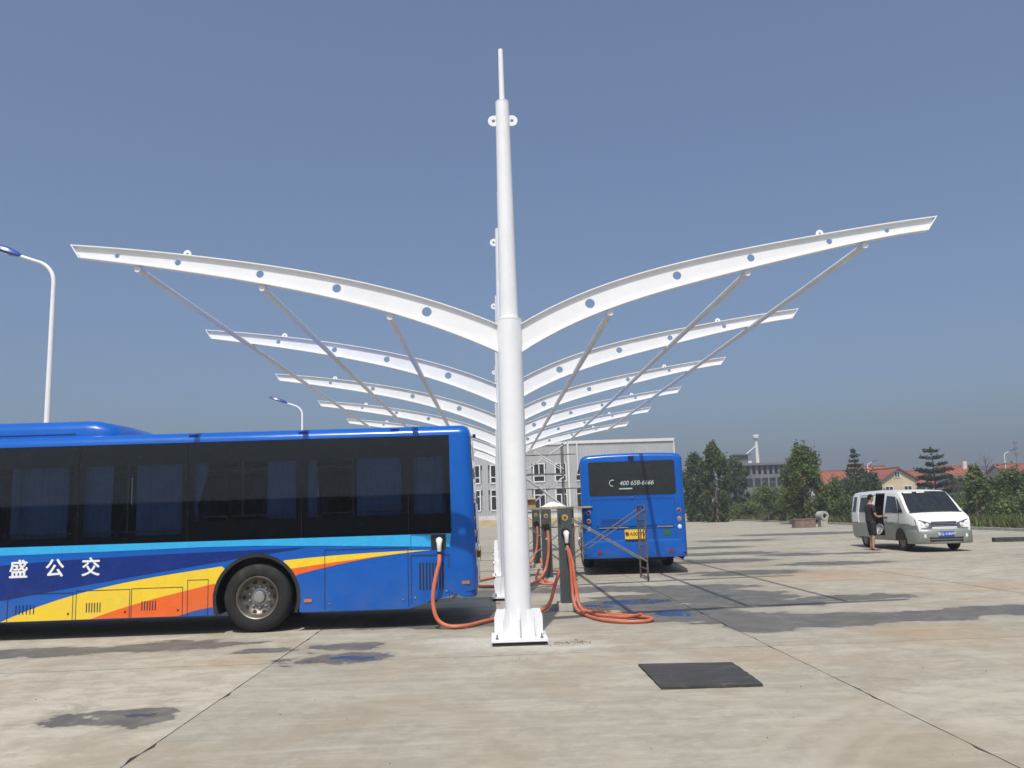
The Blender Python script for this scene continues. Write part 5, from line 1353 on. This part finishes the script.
# grass on the verge
def grass(name, n, box, size, mat, seed, label):
    rg = np.random.default_rng(seed); x0,x1,y0,y1 = box
    P = np.stack([rg.uniform(x0,x1,n), y0+(y1-y0)*rg.uniform(0,1,n)**1.4, np.full(n,-.12)],1)
    d = rg.normal(size=(n,3))*np.array([.35,.35,0])+np.array([0,0,1]); L = size*rg.uniform(.5,1.4,size=(n,1)); s = rg.normal(size=(n,3)); s[:,2] = 0; s /= np.linalg.norm(s,axis=1,keepdims=True)
    V = np.stack([P-s*L*.12,P+s*L*.12,P+d*L],1).reshape(-1,3)
    me = bpy.data.meshes.new(name); me.vertices.add(3*n); me.vertices.foreach_set('co',V.ravel()); me.loops.add(3*n); me.loops.foreach_set('vertex_index',np.arange(3*n)); me.polygons.add(n); me.polygons.foreach_set('loop_start',np.arange(n)*3); me.update(calc_edges=True)
    me.materials.append(M[mat]); o = bpy.data.objects.new(name,me); C.objects.link(o); tag(o,label,'grass',kind='stuff')
grass('grass',60000,(23.5,34,28,118),.6,'leaf_grass',5,'rough green grass on the verge beyond the kerb')
grass('dry_weeds',9000,(23.5,30,28,112),.6,'leaf_dry',6,'dry weeds mixed in the verge grass')
# rubble heap along the kerb, single stones
rg = random.Random(21); me_list = []
for k in range(5):
    bm = bmesh.new(); bmesh.ops.create_icosphere(bm, subdivisions=1, radius=1)
    for v in bm.verts: v.co *= rg.uniform(.65,1.15); v.co.z *= .7
    me = bpy.data.meshes.new('stone'); bm.to_mesh(me); bm.free(); me.materials.append(M['stone_pale' if k < 4 else 'brown_block']); me_list.append(me)
mb = MB()
for k in range(420):
    f = rg.random(); x = 23.9+rg.gauss(.5,.45); y = 33+f*15; s = rg.uniform(.05,.22); me = me_list[k%5]
    mb.add([(x+v.co.x*s*1.3, y+v.co.y*s, .02+v.co.z*s+rg.uniform(0,.0)) for v in me.vertices],[tuple(p.vertices) for p in me.polygons])
o = mb.build('rubble','stone_pale'); tag(o,'pale rubble strewn along the kerb right of the van','rubble',kind='stuff')
# brown block with a pale curved concrete piece
t = thing('masonry_block','low brown masonry block on the yard edge below the big bright tree','block',(19.35,54.5,0))
m1 = MB(); m1.box(-.75,.55,-.35,.35,0,.50); m1.build('body','brown_block',t); m1 = MB(); m1.box(-.78,.58,-.38,.38,.5005,.56); m1.build('cap','brown_block',t)
t = thing('drain_pipe_piece','pale broken concrete pipe piece with a dark hole beside the brown block','pipe',(20.45,54.45,0))
m1 = MB(); m1.lathe([(.29,-.3),(.29,.3),(.15,.3),(.15,-.3),(.29,-.3)],(0,0,.70),(.25,-1,0),20,cap=False); m1.build('ring','stone_pale',t,True); m1 = MB(); m1.lathe([(.148,-.05),(.148,.05)],(0,0,.70),(.25,-1,0),20); m1.build('hole','black_gap',t)
m1 = MB(); m1.box(-.20,.22,-.28,.28,0,.46); m1.build('foot','stone_pale',t)
# dark beam lying on the yard at the right edge
m1 = MB(); m1.obox((19.0,29.9,.075),(3.6,.30,.15),Matrix.Rotation(R(-12),3,'Z')); tag(m1.build('wheel_stop','mat_black'),'dark low beam lying on the concrete at the right edge','beam')
# unseen wall added behind the camera as a dark reflection for the bus windows
t = thing('added_mirror_wall','long grey unseen wall added behind the camera for the bus windows to mirror','wall',(0,-42,0))
m1 = MB(); m1.box(-80,60,-.15,.15,0,3.0); m1.build('panel','wall_back',t); m1 = MB(); m1.box(-80,60,-.22,.22,3.0005,3.15); m1.build('coping','wall_back',t)

# ------------------------------------------------------------------ summer haze
t = NT('haze_air'); v = t.node('ShaderNodeVolumePrincipled'); v.inputs['Color'].default_value = (.86,.90,.96,1); v.inputs['Density'].default_value = .0012; v.inputs['Anisotropy'].default_value = .2
t.t.links.new(v.outputs[0], t.out.inputs['Volume'])
m1 = MB(); m1.box(-1510,1510,-1510,1510,-1.2,16.5); tag(m1.build('haze','haze_air'),'thin pale summer haze filling the air over the yard','haze',kind='stuff')
